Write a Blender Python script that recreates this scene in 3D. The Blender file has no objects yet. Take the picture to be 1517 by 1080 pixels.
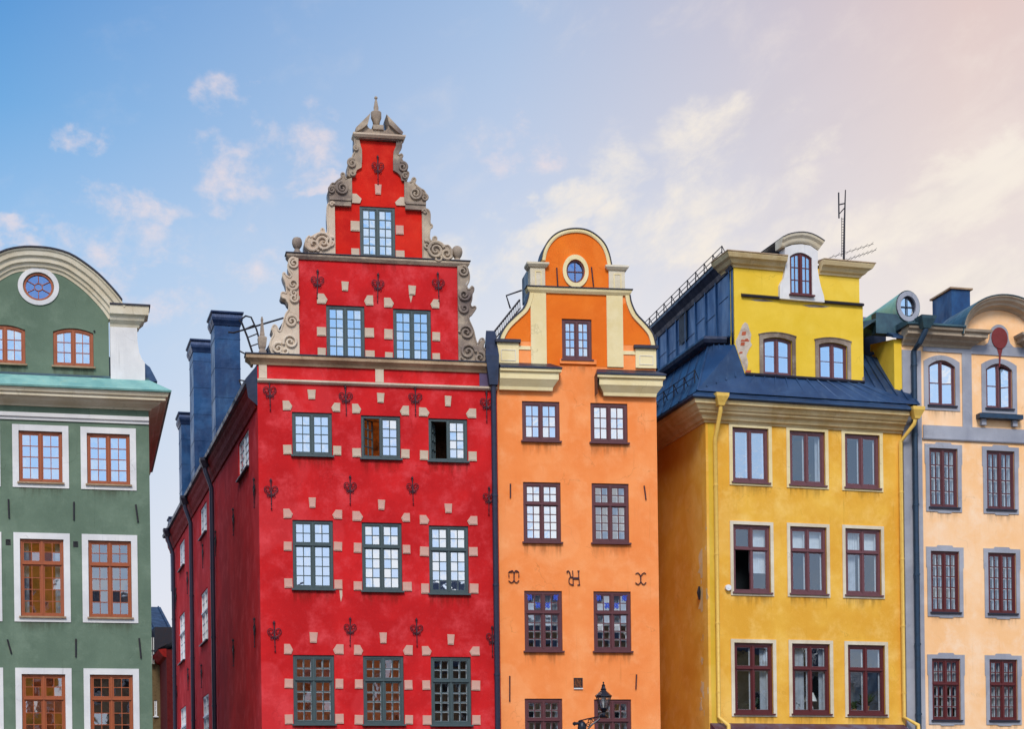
import bpy, math, random
from mathutils import Vector, Matrix, Euler
from mathutils.geometry import tessellate_polygon
random.seed(7)
R = math.radians
SC = bpy.context.scene
COL = SC.collection

# ------------------------------------------------------------------ camera
FPX, PX, HZ = 2810.0, 758.5, 1260.0        # focal length, principal column and horizon row, in photo pixels
YAW, ROLL = R(13.0), R(0.75)
cd = bpy.data.cameras.new('camera'); cam = bpy.data.objects.new('camera', cd); COL.objects.link(cam)
cd.sensor_fit = 'HORIZONTAL'; cd.sensor_width = 36; cd.lens = FPX / 1517 * 36
cd.shift_y = (HZ - 540) / 1517; cd.clip_end = 6000
CM = (Matrix.Rotation(-YAW, 4, 'Z') @ Matrix.Rotation(R(90), 4, 'X') @ Matrix.Rotation(-ROLL, 4, 'Z'))
EYE = Vector((0, 0, 1.65))
cam.matrix_world = Matrix.Translation(EYE) @ CM
SC.camera = cam

# ------------------------------------------------------------------ world
SUN_EL, SUN_AZ = R(42), R(193)             # azimuth clockwise from +Y: behind the camera, to its left
SC.view_settings.view_transform = 'Standard'; SC.view_settings.look = 'None'
SC.view_settings.exposure = 0.0; SC.view_settings.gamma = 1.0

def srgb(r, g, b):
    f = lambda c: (c/255/12.92 if c/255 <= .04045 else ((c/255+.055)/1.055)**2.4)
    return (f(r), f(g), f(b), 1.0)

class NT:
    """small helper around a node tree"""
    def __init__(s, t): s.t = t; t.nodes.clear()
    def n(s, typ, ins=None, **kw):
        nd = s.t.nodes.new(typ)
        for k, v in kw.items(): setattr(nd, k, v)
        for k, v in (ins or {}).items():
            sk = nd.inputs[k]
            if isinstance(v, bpy.types.NodeSocket): s.t.links.new(v, sk)
            else: sk.default_value = v
        return nd
    def math(s, op, a, b=0.0, c=None, clamp=False):
        d = {0: a, 1: b}
        if c is not None: d[2] = c
        return s.n('ShaderNodeMath', d, operation=op, use_clamp=clamp).outputs[0]
    def mapr(s, v, a, b, c=0.0, d=1.0, smooth=True):
        return s.n('ShaderNodeMapRange', {0: v, 1: a, 2: b, 3: c, 4: d}, interpolation_type='SMOOTHSTEP' if smooth else 'LINEAR', clamp=True).outputs[0]
    def mix(s, f, a, b, mode='MIX'):
        nd = s.n('ShaderNodeMix', data_type='RGBA', blend_type=mode)
        for sk, v in ((nd.inputs[0], f), (nd.inputs[6], a), (nd.inputs[7], b)):
            if isinstance(v, bpy.types.NodeSocket): s.t.links.new(v, sk)
            else: sk.default_value = v
        return nd.outputs[2]
    def ramp(s, f, stops, interp='EASE'):
        nd = s.n('ShaderNodeValToRGB', {0: f}); cr = nd.color_ramp; cr.interpolation = interp
        while len(cr.elements) < len(stops): cr.elements.new(0.5)
        for e, (p, c) in zip(cr.elements, stops): e.position = p; e.color = c
        return nd.outputs[0]

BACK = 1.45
def make_world():
    w = bpy.data.worlds.new("World"); SC.world = w; w.use_nodes = True
    T = NT(w.node_tree)
    co = T.n('ShaderNodeTexCoord').outputs['Generated']
    right = (math.cos(YAW), -math.sin(YAW), 0)
    a = T.n('ShaderNodeVectorMath', {0: co, 1: right}, operation='DOT_PRODUCT').outputs['Value']
    z = T.n('ShaderNodeSeparateXYZ', {0: co}).outputs[2]
    zz = T.mapr(z, 0.0, 0.5, smooth=False)
    L = T.ramp(zz, [(.0, srgb(222, 220, 232)), (.25, srgb(222, 227, 243)), (.42, srgb(196, 216, 242)), (.6, srgb(158, 199, 240)), (.72, srgb(110, 172, 228)), (.86, srgb(62, 140, 212))], 'LINEAR')
    M = T.ramp(zz, [(.0, srgb(249, 243, 234)), (.35, srgb(248, 243, 238)), (.5, srgb(234, 235, 240)), (.66, srgb(198, 212, 236)), (.86, srgb(160, 189, 227))], 'LINEAR')
    Rr = T.ramp(zz, [(.0, srgb(250, 243, 232)), (.4, srgb(250, 243, 235)), (.6, srgb(239, 226, 221)), (.86, srgb(229, 201, 196))], 'LINEAR')
    c = T.mix(T.mapr(a, -.25, .0, smooth=False), L, M)
    c = T.mix(T.mapr(a, -.0, .22, smooth=False), c, Rr)
    # clouds: broken cumulus wisps lit cream and pink, in a few banks
    vec = T.n('ShaderNodeCombineXYZ', {0: T.math('MULTIPLY', a, 1.0), 1: T.math('MULTIPLY', z, 1.35), 2: .37}).outputs[0]
    n1 = T.n('ShaderNodeTexNoise', {'Vector': vec, 'Scale': 30.0, 'Detail': 8.0, 'Roughness': .62, 'Distortion': .25}).outputs[0]
    n2 = T.n('ShaderNodeTexNoise', {'Vector': vec, 'Scale': 75.0, 'Detail': 6.0, 'Roughness': .65}).outputs[0]
    nn = T.math('ADD', T.math('MULTIPLY', n1, .72), T.math('MULTIPLY', n2, .28))
    along = T.math('ADD', T.math('MULTIPLY', a, .91), T.math('MULTIPLY', z, .41)); across = T.math('SUBTRACT', T.math('MULTIPLY', z, .91), T.math('MULTIPLY', a, .41))
    wv = T.n('ShaderNodeCombineXYZ', {0: T.math('MULTIPLY', along, .66), 1: across, 2: 1.9}).outputs[0]
    w1 = T.n('ShaderNodeTexNoise', {'Vector': wv, 'Scale': 32.0, 'Detail': 9.0, 'Roughness': .64, 'Distortion': .3}).outputs[0]
    w2 = T.n('ShaderNodeTexNoise', {'Vector': wv, 'Scale': 8.0, 'Detail': 4.0, 'Roughness': .55}).outputs[0]
    ww = T.math('ADD', T.math('MULTIPLY', w1, .7), T.math('MULTIPLY', w2, .3))
    wz = T.n('ShaderNodeTexNoise', {'Vector': vec, 'Scale': 26.0, 'Detail': 5.0, 'Roughness': .6}).outputs['Color']
    wsep = T.n('ShaderNodeSeparateColor', {0: wz})
    aw = T.math('ADD', a, T.math('MULTIPLY', T.math('SUBTRACT', wsep.outputs[0], .5), .065)); zw = T.math('ADD', z, T.math('MULTIPLY', T.math('SUBTRACT', wsep.outputs[1], .5), .05))
    def bank(u, v, ru, rv, tilt=0.0):
        d = Vector(((u - PX) / FPX, (HZ - v) / FPX, -1)).normalized()
        d = CM.to_3x3() @ d
        ax = d.dot(Vector(right)); az = d.z
        da = T.math('SUBTRACT', aw, ax); dz = T.math('SUBTRACT', zw, az)
        dz = T.math('ADD', dz, T.math('MULTIPLY', da, -tilt))
        q = T.math('ADD', T.math('POWER', T.math('ABSOLUTE', T.math('DIVIDE', da, ru / FPX)), 2.0), T.math('POWER', T.math('ABSOLUTE', T.math('DIVIDE', dz, rv / FPX)), 2.0))
        return T.mapr(q, 0.0, 1.6, 1.0, 0.0)
    def banks(lst):
        o = None
        for b in lst:
            k = bank(*b); o = k if o is None else T.math('MAXIMUM', o, k)
        return o
    pink = banks([(305, 185, 26, 20), (365, 118, 20, 12), (125, 210, 16, 14), (335, 270, 40, 26), (40, 350, 32, 20), (375, 205, 34, 26), (742, 198, 44, 26, .6), (330, 170, 75, 60), (375, 205, 60, 40), (440, 215, 70, 50), (335, 270, 70, 45), (180, 305, 90, 28), (130, 350, 95, 60), (45, 350, 60, 28),
                  (350, 395, 110, 50), (130, 210, 50, 30), (740, 205, 60, 55), (800, 225, 40, 40), (470, 275, 40, 18), (240, 440, 120, 50), (20, 410, 60, 40)])
    white = banks([(770, 325, 60, 22, .2), (905, 285, 34, 40), (860, 305, 70, 24, .3), (1100, 300, 120, 40, .3), (1170, 225, 60, 22, .2), (1000, 330, 60, 30, .3), (820, 320, 130, 32, .25), (910, 280, 50, 70), (1030, 290, 130, 80, .35), (1150, 215, 130, 36, .15), (1060, 200, 120, 50), (1180, 350, 130, 40, .2),
                   (1400, 320, 170, 50, .3), (1480, 250, 120, 40), (1030, 360, 90, 30), (640, 400, 160, 60), (1420, 400, 150, 40)])
    th = lambda m, lo, wd: T.math('MULTIPLY', m, T.mapr(T.math('ADD', nn, T.math('MULTIPLY', m, .16)), lo, lo + wd))
    c = T.mix(T.math('MULTIPLY', th(pink, .575, .24), .66), c, srgb(251, 231, 227))
    thw = T.math('MULTIPLY', white, T.mapr(T.math('ADD', ww, T.math('MULTIPLY', white, .12)), .50, .76))
    c = T.mix(T.math('MULTIPLY', thw, .92), c, srgb(253, 243, 229))
    c = T.mix(T.math('MULTIPLY', T.mapr(ww, .5, .75), T.mapr(a, -.12, .1, .15, .42)), c, srgb(251, 238, 228))
    # faint grey undersides of the high veil on the right, and broad cloud over the rest of the sky
    veil = T.n('ShaderNodeTexNoise', {'Vector': T.n('ShaderNodeCombineXYZ', {0: T.math('MULTIPLY', a, 1.0), 1: T.math('ADD', T.math('MULTIPLY', z, 2.6), T.math('MULTIPLY', a, -1.2)), 2: .1}).outputs[0], 'Scale': 11.0, 'Detail': 6.0, 'Roughness': .55}).outputs[0]
    c = T.mix(T.math('MULTIPLY', T.mapr(veil, .52, .74), T.mapr(a, .03, .24, 0, .28)), c, srgb(206, 198, 204))
    # the sky opposite: clear, paler and brighter, it lights the fronts and shows in the panes
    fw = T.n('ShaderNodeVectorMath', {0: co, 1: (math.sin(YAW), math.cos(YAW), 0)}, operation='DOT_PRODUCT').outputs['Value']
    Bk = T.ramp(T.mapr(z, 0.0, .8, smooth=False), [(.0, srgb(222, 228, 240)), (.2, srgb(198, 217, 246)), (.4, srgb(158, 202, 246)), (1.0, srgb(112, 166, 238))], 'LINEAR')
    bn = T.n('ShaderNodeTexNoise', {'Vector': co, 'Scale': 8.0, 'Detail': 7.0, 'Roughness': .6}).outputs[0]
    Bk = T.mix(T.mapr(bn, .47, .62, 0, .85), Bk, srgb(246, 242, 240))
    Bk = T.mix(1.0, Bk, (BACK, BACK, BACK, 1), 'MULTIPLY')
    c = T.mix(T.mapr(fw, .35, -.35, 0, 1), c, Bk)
    sky = T.n('ShaderNodeTexSky', sky_type='NISHITA', sun_disc=False, sun_elevation=SUN_EL, sun_rotation=SUN_AZ, altitude=30.0).outputs[0]
    sky = T.mix(1.0, sky, (.1, .1, .1, 1), 'MULTIPLY')
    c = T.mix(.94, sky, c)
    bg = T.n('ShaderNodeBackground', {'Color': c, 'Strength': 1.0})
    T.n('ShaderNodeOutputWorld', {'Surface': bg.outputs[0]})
make_world()

# ------------------------------------------------------------------ sun
sl = bpy.data.lights.new('sun', 'SUN'); so = bpy.data.objects.new('sun', sl); COL.objects.link(so)
sl.energy = 2.5; sl.angle = R(16); sl.color = (1.0, .93, .84)
so.rotation_euler = Vector((-math.sin(SUN_AZ) * math.cos(SUN_EL), -math.cos(SUN_AZ) * math.cos(SUN_EL), -math.sin(SUN_EL))).to_track_quat('-Z', 'Y').to_euler()
so.location = (30, -60, 60)

# ------------------------------------------------------------------ materials
MATS = {}
def pri(name, col, rough=.6, metal=0.0, spec=.5, build=None):
    m = bpy.data.materials.new(name); m.use_nodes = True; T = NT(m.node_tree)
    b = T.n('ShaderNodeBsdfPrincipled', {'Base Color': col, 'Roughness': rough, 'Metallic': metal, 'Specular IOR Level': spec})
    T.n('ShaderNodeOutputMaterial', {'Surface': b.outputs[0]})
    if build: build(T, b)
    MATS[name] = m
    return m
def objco(T): return T.n('ShaderNodeTexCoord').outputs['Object']
def noise(T, sc, det=5, rough=.6, stretch=None, dist=0.0, off=(0, 0, 0)):
    co = T.n('ShaderNodeMapping', {'Vector': objco(T), 'Scale': stretch or (1, 1, 1), 'Location': off}).outputs[0]
    return T.n('ShaderNodeTexNoise', {'Vector': co, 'Scale': sc, 'Detail': det, 'Roughness': rough, 'Distortion': dist}).outputs[0]
def plaster(name, base, light, dark, amt=1.0, bump=.35, streak=.25, fleck=None):
    def bld(T, b):
        a = noise(T, .5, 5, .6, dist=.2)
        c = T.mix(T.mapr(a, .35, .72), dark, base)
        d = noise(T, 1.1, 8, .7, dist=.1, off=(5, 1, 3))
        c = T.mix(T.math('MULTIPLY', T.mapr(d, .45, .75), .6 * amt), c, light)
        e = noise(T, 3.2, 5, .6, stretch=(1.7, 1.7, .16), off=(9, 0, 2))
        c = T.mix(T.math('MULTIPLY', T.mapr(e, .54, .8), streak), c, dark)
        g = noise(T, 9.0, 5, .7, off=(2, 8, 1))
        c = T.mix(T.math('MULTIPLY', T.mapr(g, .55, .8), .35 * amt), c, light)
        fg = noise(T, 60, 4, .8, off=(1, 1, 5))
        c = T.mix(T.mapr(fg, .3, .8, 0, .22), c, dark)
        st = noise(T, 4.0, 6, .7, stretch=(2.4, 2.4, .09), off=(1, 4, 9)); sm = noise(T, .7, 3, .5, off=(7, 7, 1))
        c = T.mix(T.math('MULTIPLY', T.math('MULTIPLY', T.mapr(st, .56, .72), T.mapr(sm, .42, .62)), streak*1.3), c, tuple(q*.62 for q in dark[:3]) + (1,))
        cv = T.n('ShaderNodeVectorMath', {0: objco(T), 1: T.n('ShaderNodeTexNoise', {'Vector': objco(T), 'Scale': 1.6, 'Detail': 5.0}).outputs['Color']}, operation='ADD').outputs[0]
        vo = T.n('ShaderNodeTexVoronoi', {'Vector': cv, 'Scale': .42}, feature='DISTANCE_TO_EDGE').outputs[0]
        ck = T.math('MULTIPLY', T.mapr(vo, .0, .007, 1, 0), T.mapr(noise(T, .8, 4, .6, off=(3, 6, 6)), .5, .6))
        c = T.mix(T.math('MULTIPLY', ck, .35), c, tuple(q*.5 for q in dark[:3]) + (1,))
        rp = T.mapr(noise(T, .33, 2, .4, stretch=(1, 1, .8), off=(11, 2, 5)), .60, .62)
        c = T.mix(T.math('MULTIPLY', rp, .22), c, light)
        if fleck:
            f = noise(T, 5.5, 8, .75, off=(3, 3, 7))
            c = T.mix(T.mapr(f, .735, .76), c, fleck)
        T.t.links.new(c, b.inputs['Base Color'])
        h = noise(T, 22, 6, .65)
        h2 = noise(T, 2.2, 3, .5)
        hh = T.math('ADD', T.math('MULTIPLY', h, .5), h2)
        bp = T.n('ShaderNodeBump', {'Height': hh, 'Strength': bump, 'Distance': .03})
        T.t.links.new(bp.outputs[0], b.inputs['Normal'])
    return pri(name, base, .88, spec=.25, build=bld)
def simple(name, base, dark=None, rough=.5, metal=0.0, sc=6, amt=.5, bump=.15, spec=.5, stretch=None):
    dark = dark or tuple(c * .55 for c in base[:3]) + (1,)
    def bld(T, b):
        a = noise(T, sc, 6, .65, stretch=stretch)
        c = T.mix(T.math('MULTIPLY', T.mapr(a, .42, .72), amt), base, dark)
        T.t.links.new(c, b.inputs['Base Color'])
        T.t.links.new(T.mapr(a, .3, .8, rough * .85, min(1, rough * 1.25)), b.inputs['Roughness'])
        bp = T.n('ShaderNodeBump', {'Height': noise(T, sc * 4, 5, .6), 'Strength': bump, 'Distance': .02})
        T.t.links.new(bp.outputs[0], b.inputs['Normal'])
    return pri(name, base, rough, metal, spec, bld)

plaster('red', srgb(214, 32, 34), srgb(226, 74, 78), srgb(184, 20, 24), 1.45, fleck=None)
plaster('red_gable', srgb(220, 34, 14), srgb(228, 62, 40), srgb(186, 20, 12), 1.1, streak=.4)  # upper tiers' own orange-red paint, with some light put into the colour
plaster('orange', srgb(251, 156, 90), srgb(253, 174, 116), srgb(242, 136, 68), 1.1, streak=.3)
plaster('orange_deep', srgb(238, 122, 30), srgb(244, 140, 55), srgb(224, 106, 24), .8)
plaster('yellow', srgb(240, 188, 76), srgb(248, 206, 116), srgb(224, 162, 52), 1.2, streak=.4)
plaster('lemon', srgb(238, 200, 72), srgb(242, 212, 96), srgb(226, 186, 50), .6, streak=.2)
plaster('lemon_dark', srgb(222, 186, 60), srgb(228, 200, 96), srgb(206, 166, 48), .6, streak=.3)
plaster('green', srgb(108, 126, 106), srgb(128, 145, 124), srgb(92, 110, 92), 1.0, streak=.3)
plaster('peach', srgb(252, 210, 166), srgb(253, 224, 194), srgb(248, 192, 134), 1.2, streak=.35)
plaster('greyblue', srgb(166, 167, 175), srgb(184, 186, 192), srgb(142, 144, 154), .8, streak=.35)
plaster('cream', srgb(238, 220, 172), srgb(244, 232, 196), srgb(222, 200, 146), .7, streak=.3)
plaster('white', srgb(230, 226, 220), srgb(240, 238, 238), srgb(205, 202, 200), .7, bump=.2, streak=.35)
plaster('beige', srgb(226, 216, 194), srgb(238, 230, 212), srgb(200, 184, 154), .8, streak=.45)
plaster('taupe', srgb(192, 164, 130), srgb(216, 194, 162), srgb(136, 108, 84), .9, streak=.5)
plaster('ochre', srgb(234, 212, 162), srgb(242, 226, 188), srgb(196, 164, 108), .9, streak=.4)
plaster('stone', srgb(186, 166, 142), srgb(220, 200, 170), srgb(104, 90, 86), 1.2, bump=.7, streak=.6)
plaster('stone_pale', srgb(214, 196, 172), srgb(228, 214, 194), srgb(186, 162, 140), .9, bump=.4, streak=.3)
plaster('stone_pink', srgb(216, 176, 158), srgb(226, 196, 178), srgb(196, 146, 130), .9, bump=.4, streak=.3)
plaster('worn_stone', srgb(168, 152, 136), srgb(200, 190, 176), srgb(110, 92, 78), 1.1, bump=.6, streak=.4)
simple('cornice_red', srgb(140, 26, 20), srgb(96, 18, 14), .8, spec=.2)
simple('dark_flash', srgb(38, 40, 56), srgb(58, 48, 50), .45, .3)
simple('sheet_red', srgb(84, 52, 66), srgb(110, 108, 130), .5, .2, sc=1.6, amt=.8)
simple('purple_sheet', srgb(84, 66, 96), srgb(58, 44, 66), .45, .3, sc=2)
simple('wood_brown', srgb(158, 78, 34), srgb(118, 52, 24), .5, sc=7, stretch=(1, 1, .3))
simple('wood_grey', srgb(62, 78, 80), srgb(44, 56, 60), .5)
simple('wood_plum', srgb(92, 44, 48), srgb(66, 30, 36), .45)
simple('wood_maroon', srgb(90, 28, 28), srgb(74, 20, 22), .4)
simple('wood_plum2', srgb(106, 62, 66), srgb(84, 44, 50), .45)
simple('white_paint', srgb(225, 226, 228), srgb(190, 190, 190), .5)
simple('iron', srgb(60, 26, 40), srgb(40, 18, 22), .55, .2, sc=12)
simple('umber', srgb(104, 84, 52), srgb(70, 54, 36), .9)
simple('deep_red', srgb(92, 22, 22), srgb(60, 16, 16), .9, spec=.2)
simple('patch_mortar', srgb(196, 180, 162), srgb(150, 132, 116), .95, sc=3, amt=.9, bump=.7)
simple('iron_dark', srgb(34, 34, 42), srgb(58, 34, 28), .55, .3, sc=9)
simple('lamp_iron', srgb(28, 30, 42), srgb(18, 18, 24), .35, .4, sc=9)
simple('pipe_dark', srgb(44, 46, 66), srgb(30, 32, 44), .4, .3)
simple('pipe_blue', srgb(38, 62, 84), srgb(28, 40, 54), .4, .3)
simple('pipe_yellow', srgb(234, 192, 92), srgb(214, 166, 66), .6)
simple('curtain', srgb(200, 204, 210), srgb(150, 156, 166), .9, bump=0)
simple('blind', srgb(226, 230, 232), srgb(196, 200, 206), .8, bump=0)
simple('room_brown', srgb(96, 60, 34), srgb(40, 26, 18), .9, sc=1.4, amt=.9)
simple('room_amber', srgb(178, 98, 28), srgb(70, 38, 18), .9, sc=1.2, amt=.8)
def glow_room():
    m = simple('room_glow', srgb(168, 88, 30), srgb(52, 28, 16), .9, sc=2.2, amt=1.0)
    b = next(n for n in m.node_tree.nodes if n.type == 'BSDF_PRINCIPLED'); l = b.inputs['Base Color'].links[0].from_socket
    m.node_tree.links.new(l, b.inputs['Emission Color']); b.inputs['Emission Strength'].default_value = .26   # added glow: walls emit their own colour, no lamp stands in the room
glow_room()
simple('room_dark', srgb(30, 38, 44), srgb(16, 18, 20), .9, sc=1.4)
simple('room_pale', srgb(128, 146, 166), srgb(84, 96, 112), .9, sc=1.4)
simple('leaf', srgb(58, 92, 46), srgb(34, 60, 34), .6)
simple('terracotta', srgb(184, 120, 70), None, .7)
simple('blue_print', srgb(52, 82, 190), srgb(70, 100, 210), .6)
simple('red_oculus', srgb(118, 28, 24), srgb(92, 22, 22), .6)
plaster('hood_stone', srgb(200, 182, 158), srgb(216, 200, 178), srgb(146, 130, 112), .9, streak=.4)
simple('brick', srgb(176, 84, 52), srgb(140, 60, 40), .9, bump=.5)
simple('shade_white', srgb(244, 240, 228), srgb(230, 224, 210), .8)

def metal_sheet(name, c1, c2, c3, rough=.42, metal=.35):
    def bld(T, b):
        a = noise(T, .9, 6, .65, dist=.5)
        c = T.mix(T.mapr(a, .36, .66), c1, c2)
        d = noise(T, 2.4, 7, .7, stretch=(1, 1, .35), off=(4, 4, 4))
        c = T.mix(T.math('MULTIPLY', T.mapr(d, .56, .76), .55), c, c3)
        T.t.links.new(c, b.inputs['Base Color'])
        T.t.links.new(T.mapr(d, .35, .75, rough * .7, rough * 1.5), b.inputs['Roughness'])
        bp = T.n('ShaderNodeBump', {'Height': noise(T, 1.6, 3, .5), 'Strength': .5, 'Distance': .05})
        T.t.links.new(bp.outputs[0], b.inputs['Normal'])
    return pri(name, c1, rough, metal, .5, bld)
metal_sheet('roof_blue', srgb(38, 62, 94), srgb(50, 78, 112), srgb(90, 112, 138))
metal_sheet('chimney_blue', srgb(24, 56, 96), srgb(32, 78, 122), srgb(70, 110, 148))
metal_sheet('clad_blue_lit', srgb(50, 88, 130), srgb(62, 104, 148), srgb(96, 128, 160))  # paler copy of the roof blue, left-sky brightness put into the colour
metal_sheet('chimney_cap', srgb(24, 42, 74), srgb(32, 54, 90), srgb(50, 70, 100))
metal_sheet('roof_dark', srgb(28, 34, 54), srgb(36, 48, 72), srgb(60, 70, 92))
metal_sheet('copper', srgb(140, 186, 174), srgb(108, 160, 154), srgb(176, 186, 146), .55, .1)
metal_sheet('copper_dark', srgb(46, 66, 80), srgb(66, 98, 106), srgb(34, 44, 58), .5, .2)

def glass(name, refl, tint, bump=.12):
    m = bpy.data.materials.new(name); m.use_nodes = True; T = NT(m.node_tree)
    bp = T.n('ShaderNodeBump', {'Height': noise(T, 2.6, 2, .5), 'Strength': bump, 'Distance': .02}).outputs[0]
    g = T.n('ShaderNodeBsdfGlossy', {'Color': tint, 'Roughness': .02, 'Normal': bp}).outputs[0]
    t = T.n('ShaderNodeBsdfTransparent', {'Color': (.82, .87, .9, 1)}).outputs[0]
    mx = T.n('ShaderNodeMixShader', {0: refl, 1: t, 2: g}).outputs[0]
    T.n('ShaderNodeOutputMaterial', {'Surface': mx}); MATS[name] = m
glass('glass', .72, (.9, .95, 1, 1), .16)
glass('glass_low', .3, (.9, .95, 1, 1), .04)
glass('glass_dark', .17, (.85, .93, 1, 1), .06)
glass('glass_tilt', .6, (.76, .88, 1, 1), .1)
glass('glass_sky', .7, (.74, .87, 1, 1), .1)
glass('glass_stained', .5, (.3, .5, .95, 1), .3)
glass('glass_wavy', .55, (.9, .95, 1, 1), .35)
glass('lamp_glass', .25, (.9, .9, 1, 1))

def stain_material():
    m = bpy.data.materials.new('rain_stain'); m.use_nodes = True; T = NT(m.node_tree)
    g = T.n('ShaderNodeTexCoord'); zc = T.n('ShaderNodeSeparateXYZ', {0: g.outputs['Generated']}).outputs[2]
    loc = T.n('ShaderNodeObjectInfo').outputs['Location']
    co = T.n('ShaderNodeVectorMath', {0: objco(T), 1: loc}, operation='ADD').outputs[0]
    st = T.n('ShaderNodeTexNoise', {'Vector': T.n('ShaderNodeMapping', {'Vector': co, 'Scale': (1, 1, .12)}).outputs[0], 'Scale': 7.0, 'Detail': 6.0, 'Roughness': .65}).outputs[0]
    al = T.math('MULTIPLY', T.mapr(T.math('ADD', st, T.math('MULTIPLY', zc, .22)), .5, .8), T.mapr(zc, .0, .9, 0, .27))
    d = T.n('ShaderNodeBsdfDiffuse', {'Color': srgb(74, 48, 34)}).outputs[0]; t = T.n('ShaderNodeBsdfTransparent').outputs[0]
    T.n('ShaderNodeOutputMaterial', {'Surface': T.n('ShaderNodeMixShader', {0: al, 1: t, 2: d}).outputs[0]}); MATS['rain_stain'] = m
stain_material()

# ------------------------------------------------------------------ geometry helpers
class MB:
    def __init__(s): s.v = []; s.f = []
    def add(s, vs, fs):
        o = len(s.v); s.v += [tuple(p) for p in vs]; s.f += [tuple(i + o for i in f) for f in fs]; return s
    def box(s, x0, x1, y0, y1, z0, z1):
        return s.add([(x0,y0,z0),(x1,y0,z0),(x1,y1,z0),(x0,y1,z0),(x0,y0,z1),(x1,y0,z1),(x1,y1,z1),(x0,y1,z1)],
                     [(0,3,2,1),(4,5,6,7),(0,1,5,4),(1,2,6,5),(2,3,7,6),(3,0,4,7)])
    def quad(s, *p): return s.add(p, [tuple(range(len(p)))])
    def prism(s, out, y0, y1, holes=(), back=True, rev=None):
        """outline (x,z) with holes, from y0 (front) to y1; rev = depth the hole sides reach"""
        out = ccw(out); loops = [out] + [ccw(h)[::-1] for h in holes]
        flat = [p for l in loops for p in l]
        tris = tessellate_polygon([[Vector((p[0], p[1], 0)) for p in l] for l in loops])
        def orient(t, up):
            a, b, c = (flat[i] for i in t)
            cr = (b[0]-a[0])*(c[1]-a[1]) - (b[1]-a[1])*(c[0]-a[0])
            return t if (cr > 0) == up else (t[0], t[2], t[1])
        n = len(flat)
        s.add([(p[0], y0, p[1]) for p in flat], [orient(t, True) for t in tris])
        if back: s.add([(p[0], y1, p[1]) for p in flat], [orient(t, False) for t in tris])
        for li, l in enumerate(loops):
            yy = y1 if li == 0 or rev is None else y0 + rev
            m = len(l)
            s.add([(p[0], y0, p[1]) for p in l] + [(p[0], yy, p[1]) for p in l],
                  [(i, m + i, m + (i+1) % m, (i+1) % m) for i in range(m)])
        return s
    def tube(s, pts, r, n=6, closed=False):
        pts = [Vector(p) for p in pts]; m = len(pts); rs = r if isinstance(r, (list, tuple)) else [r]*m
        rings = []; up = None
        for i, p in enumerate(pts):
            a = pts[(i-1) % m] if (i or closed) else p; b = pts[(i+1) % m] if (i < m-1 or closed) else p
            d = (b - a).normalized() if (b - a).length > 1e-9 else Vector((0, 0, 1))
            if up is None: up = d.orthogonal().normalized()
            up = (up - d * up.dot(d)); up = up.normalized() if up.length > 1e-6 else d.orthogonal().normalized()
            w = d.cross(up)
            rings.append([p + (up*math.cos(2*math.pi*k/n) + w*math.sin(2*math.pi*k/n))*rs[i] for k in range(n)])
        vs = [q for rg in rings for q in rg]; fs = []
        for i in range(m if closed else m-1):
            j = (i+1) % m
            for k in range(n): fs.append((i*n+k, i*n+(k+1) % n, j*n+(k+1) % n, j*n+k))
        if not closed: fs += [tuple(range(n))[::-1], tuple((m-1)*n+k for k in range(n))]
        return s.add(vs, fs)
    def lathe(s, prof, cx=0, cy=0, cz=0, n=20, sq=False):
        if sq: n = 4
        o = math.pi/4 if sq else 0; k2 = math.sqrt(2) if sq else 1
        vs = [(cx + r*k2*math.cos(2*math.pi*k/n+o), cy + r*k2*math.sin(2*math.pi*k/n+o), cz + z) for r, z in prof for k in range(n)]
        fs = [(i*n+k, i*n+(k+1) % n, (i+1)*n+(k+1) % n, (i+1)*n+k) for i in range(len(prof)-1) for k in range(n)]
        fs += [tuple(range(n))[::-1], tuple((len(prof)-1)*n+k for k in range(n))]
        return s.add(vs, fs)
    def sweep(s, path, prof, plane='xy', base=0.0, closed=False):
        """plane xy: path in plan, prof=(out to the right of travel, z). plane xz: path on the wall, prof=(out to the left of travel, y)."""
        P = [Vector((p[0], p[1])) for p in path]; m = len(P); k = len(prof); rings = []
        sg = 1 if plane == 'xy' else -1
        for i, p in enumerate(P):
            ds = []
            if i or closed: ds.append((p - P[(i-1) % m]).normalized())
            if i < m-1 or closed: ds.append((P[(i+1) % m] - p).normalized())
            ns = [Vector((d.y, -d.x)) * sg for d in ds]
            nn = sum(ns, Vector((0, 0))).normalized(); sc = 1 / max(.35, nn.dot(ns[0]))
            for o, h in prof:
                q = p + nn * (o * sc)
                rings.append((q.x, q.y, base + h) if plane == 'xy' else (q.x, base + h, q.y))
        fs = []
        for i in range(m if closed else m-1):
            j = (i+1) % m
            for a in range(k):
                b = (a+1) % k; fs.append((i*k+a, j*k+a, j*k+b, i*k+b))
        if not closed: fs += [tuple(range(k)), tuple((m-1)*k+a for a in range(k))[::-1]]
        return s.add(rings, fs)
    def disc(s, cx, cz, rx, rz, y0, y1, n=40):
        return s.prism(ell(cx, cz, rx, rz, n), y0, y1)
    def spiral(s, cx, cz, r, turns, y, tr, a0=0.0, sg=1, n=26):
        pts = []; rr = []
        for i in range(n):
            t = i / (n-1); a = a0 + sg * turns * 2*math.pi * t; q = r * (1 - t) ** .8 + r*.1
            pts.append((cx + q*math.cos(a), y, cz + q*math.sin(a))); rr.append(tr * (1 - .4*t))
        return s.tube(pts, rr, 6)
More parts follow.
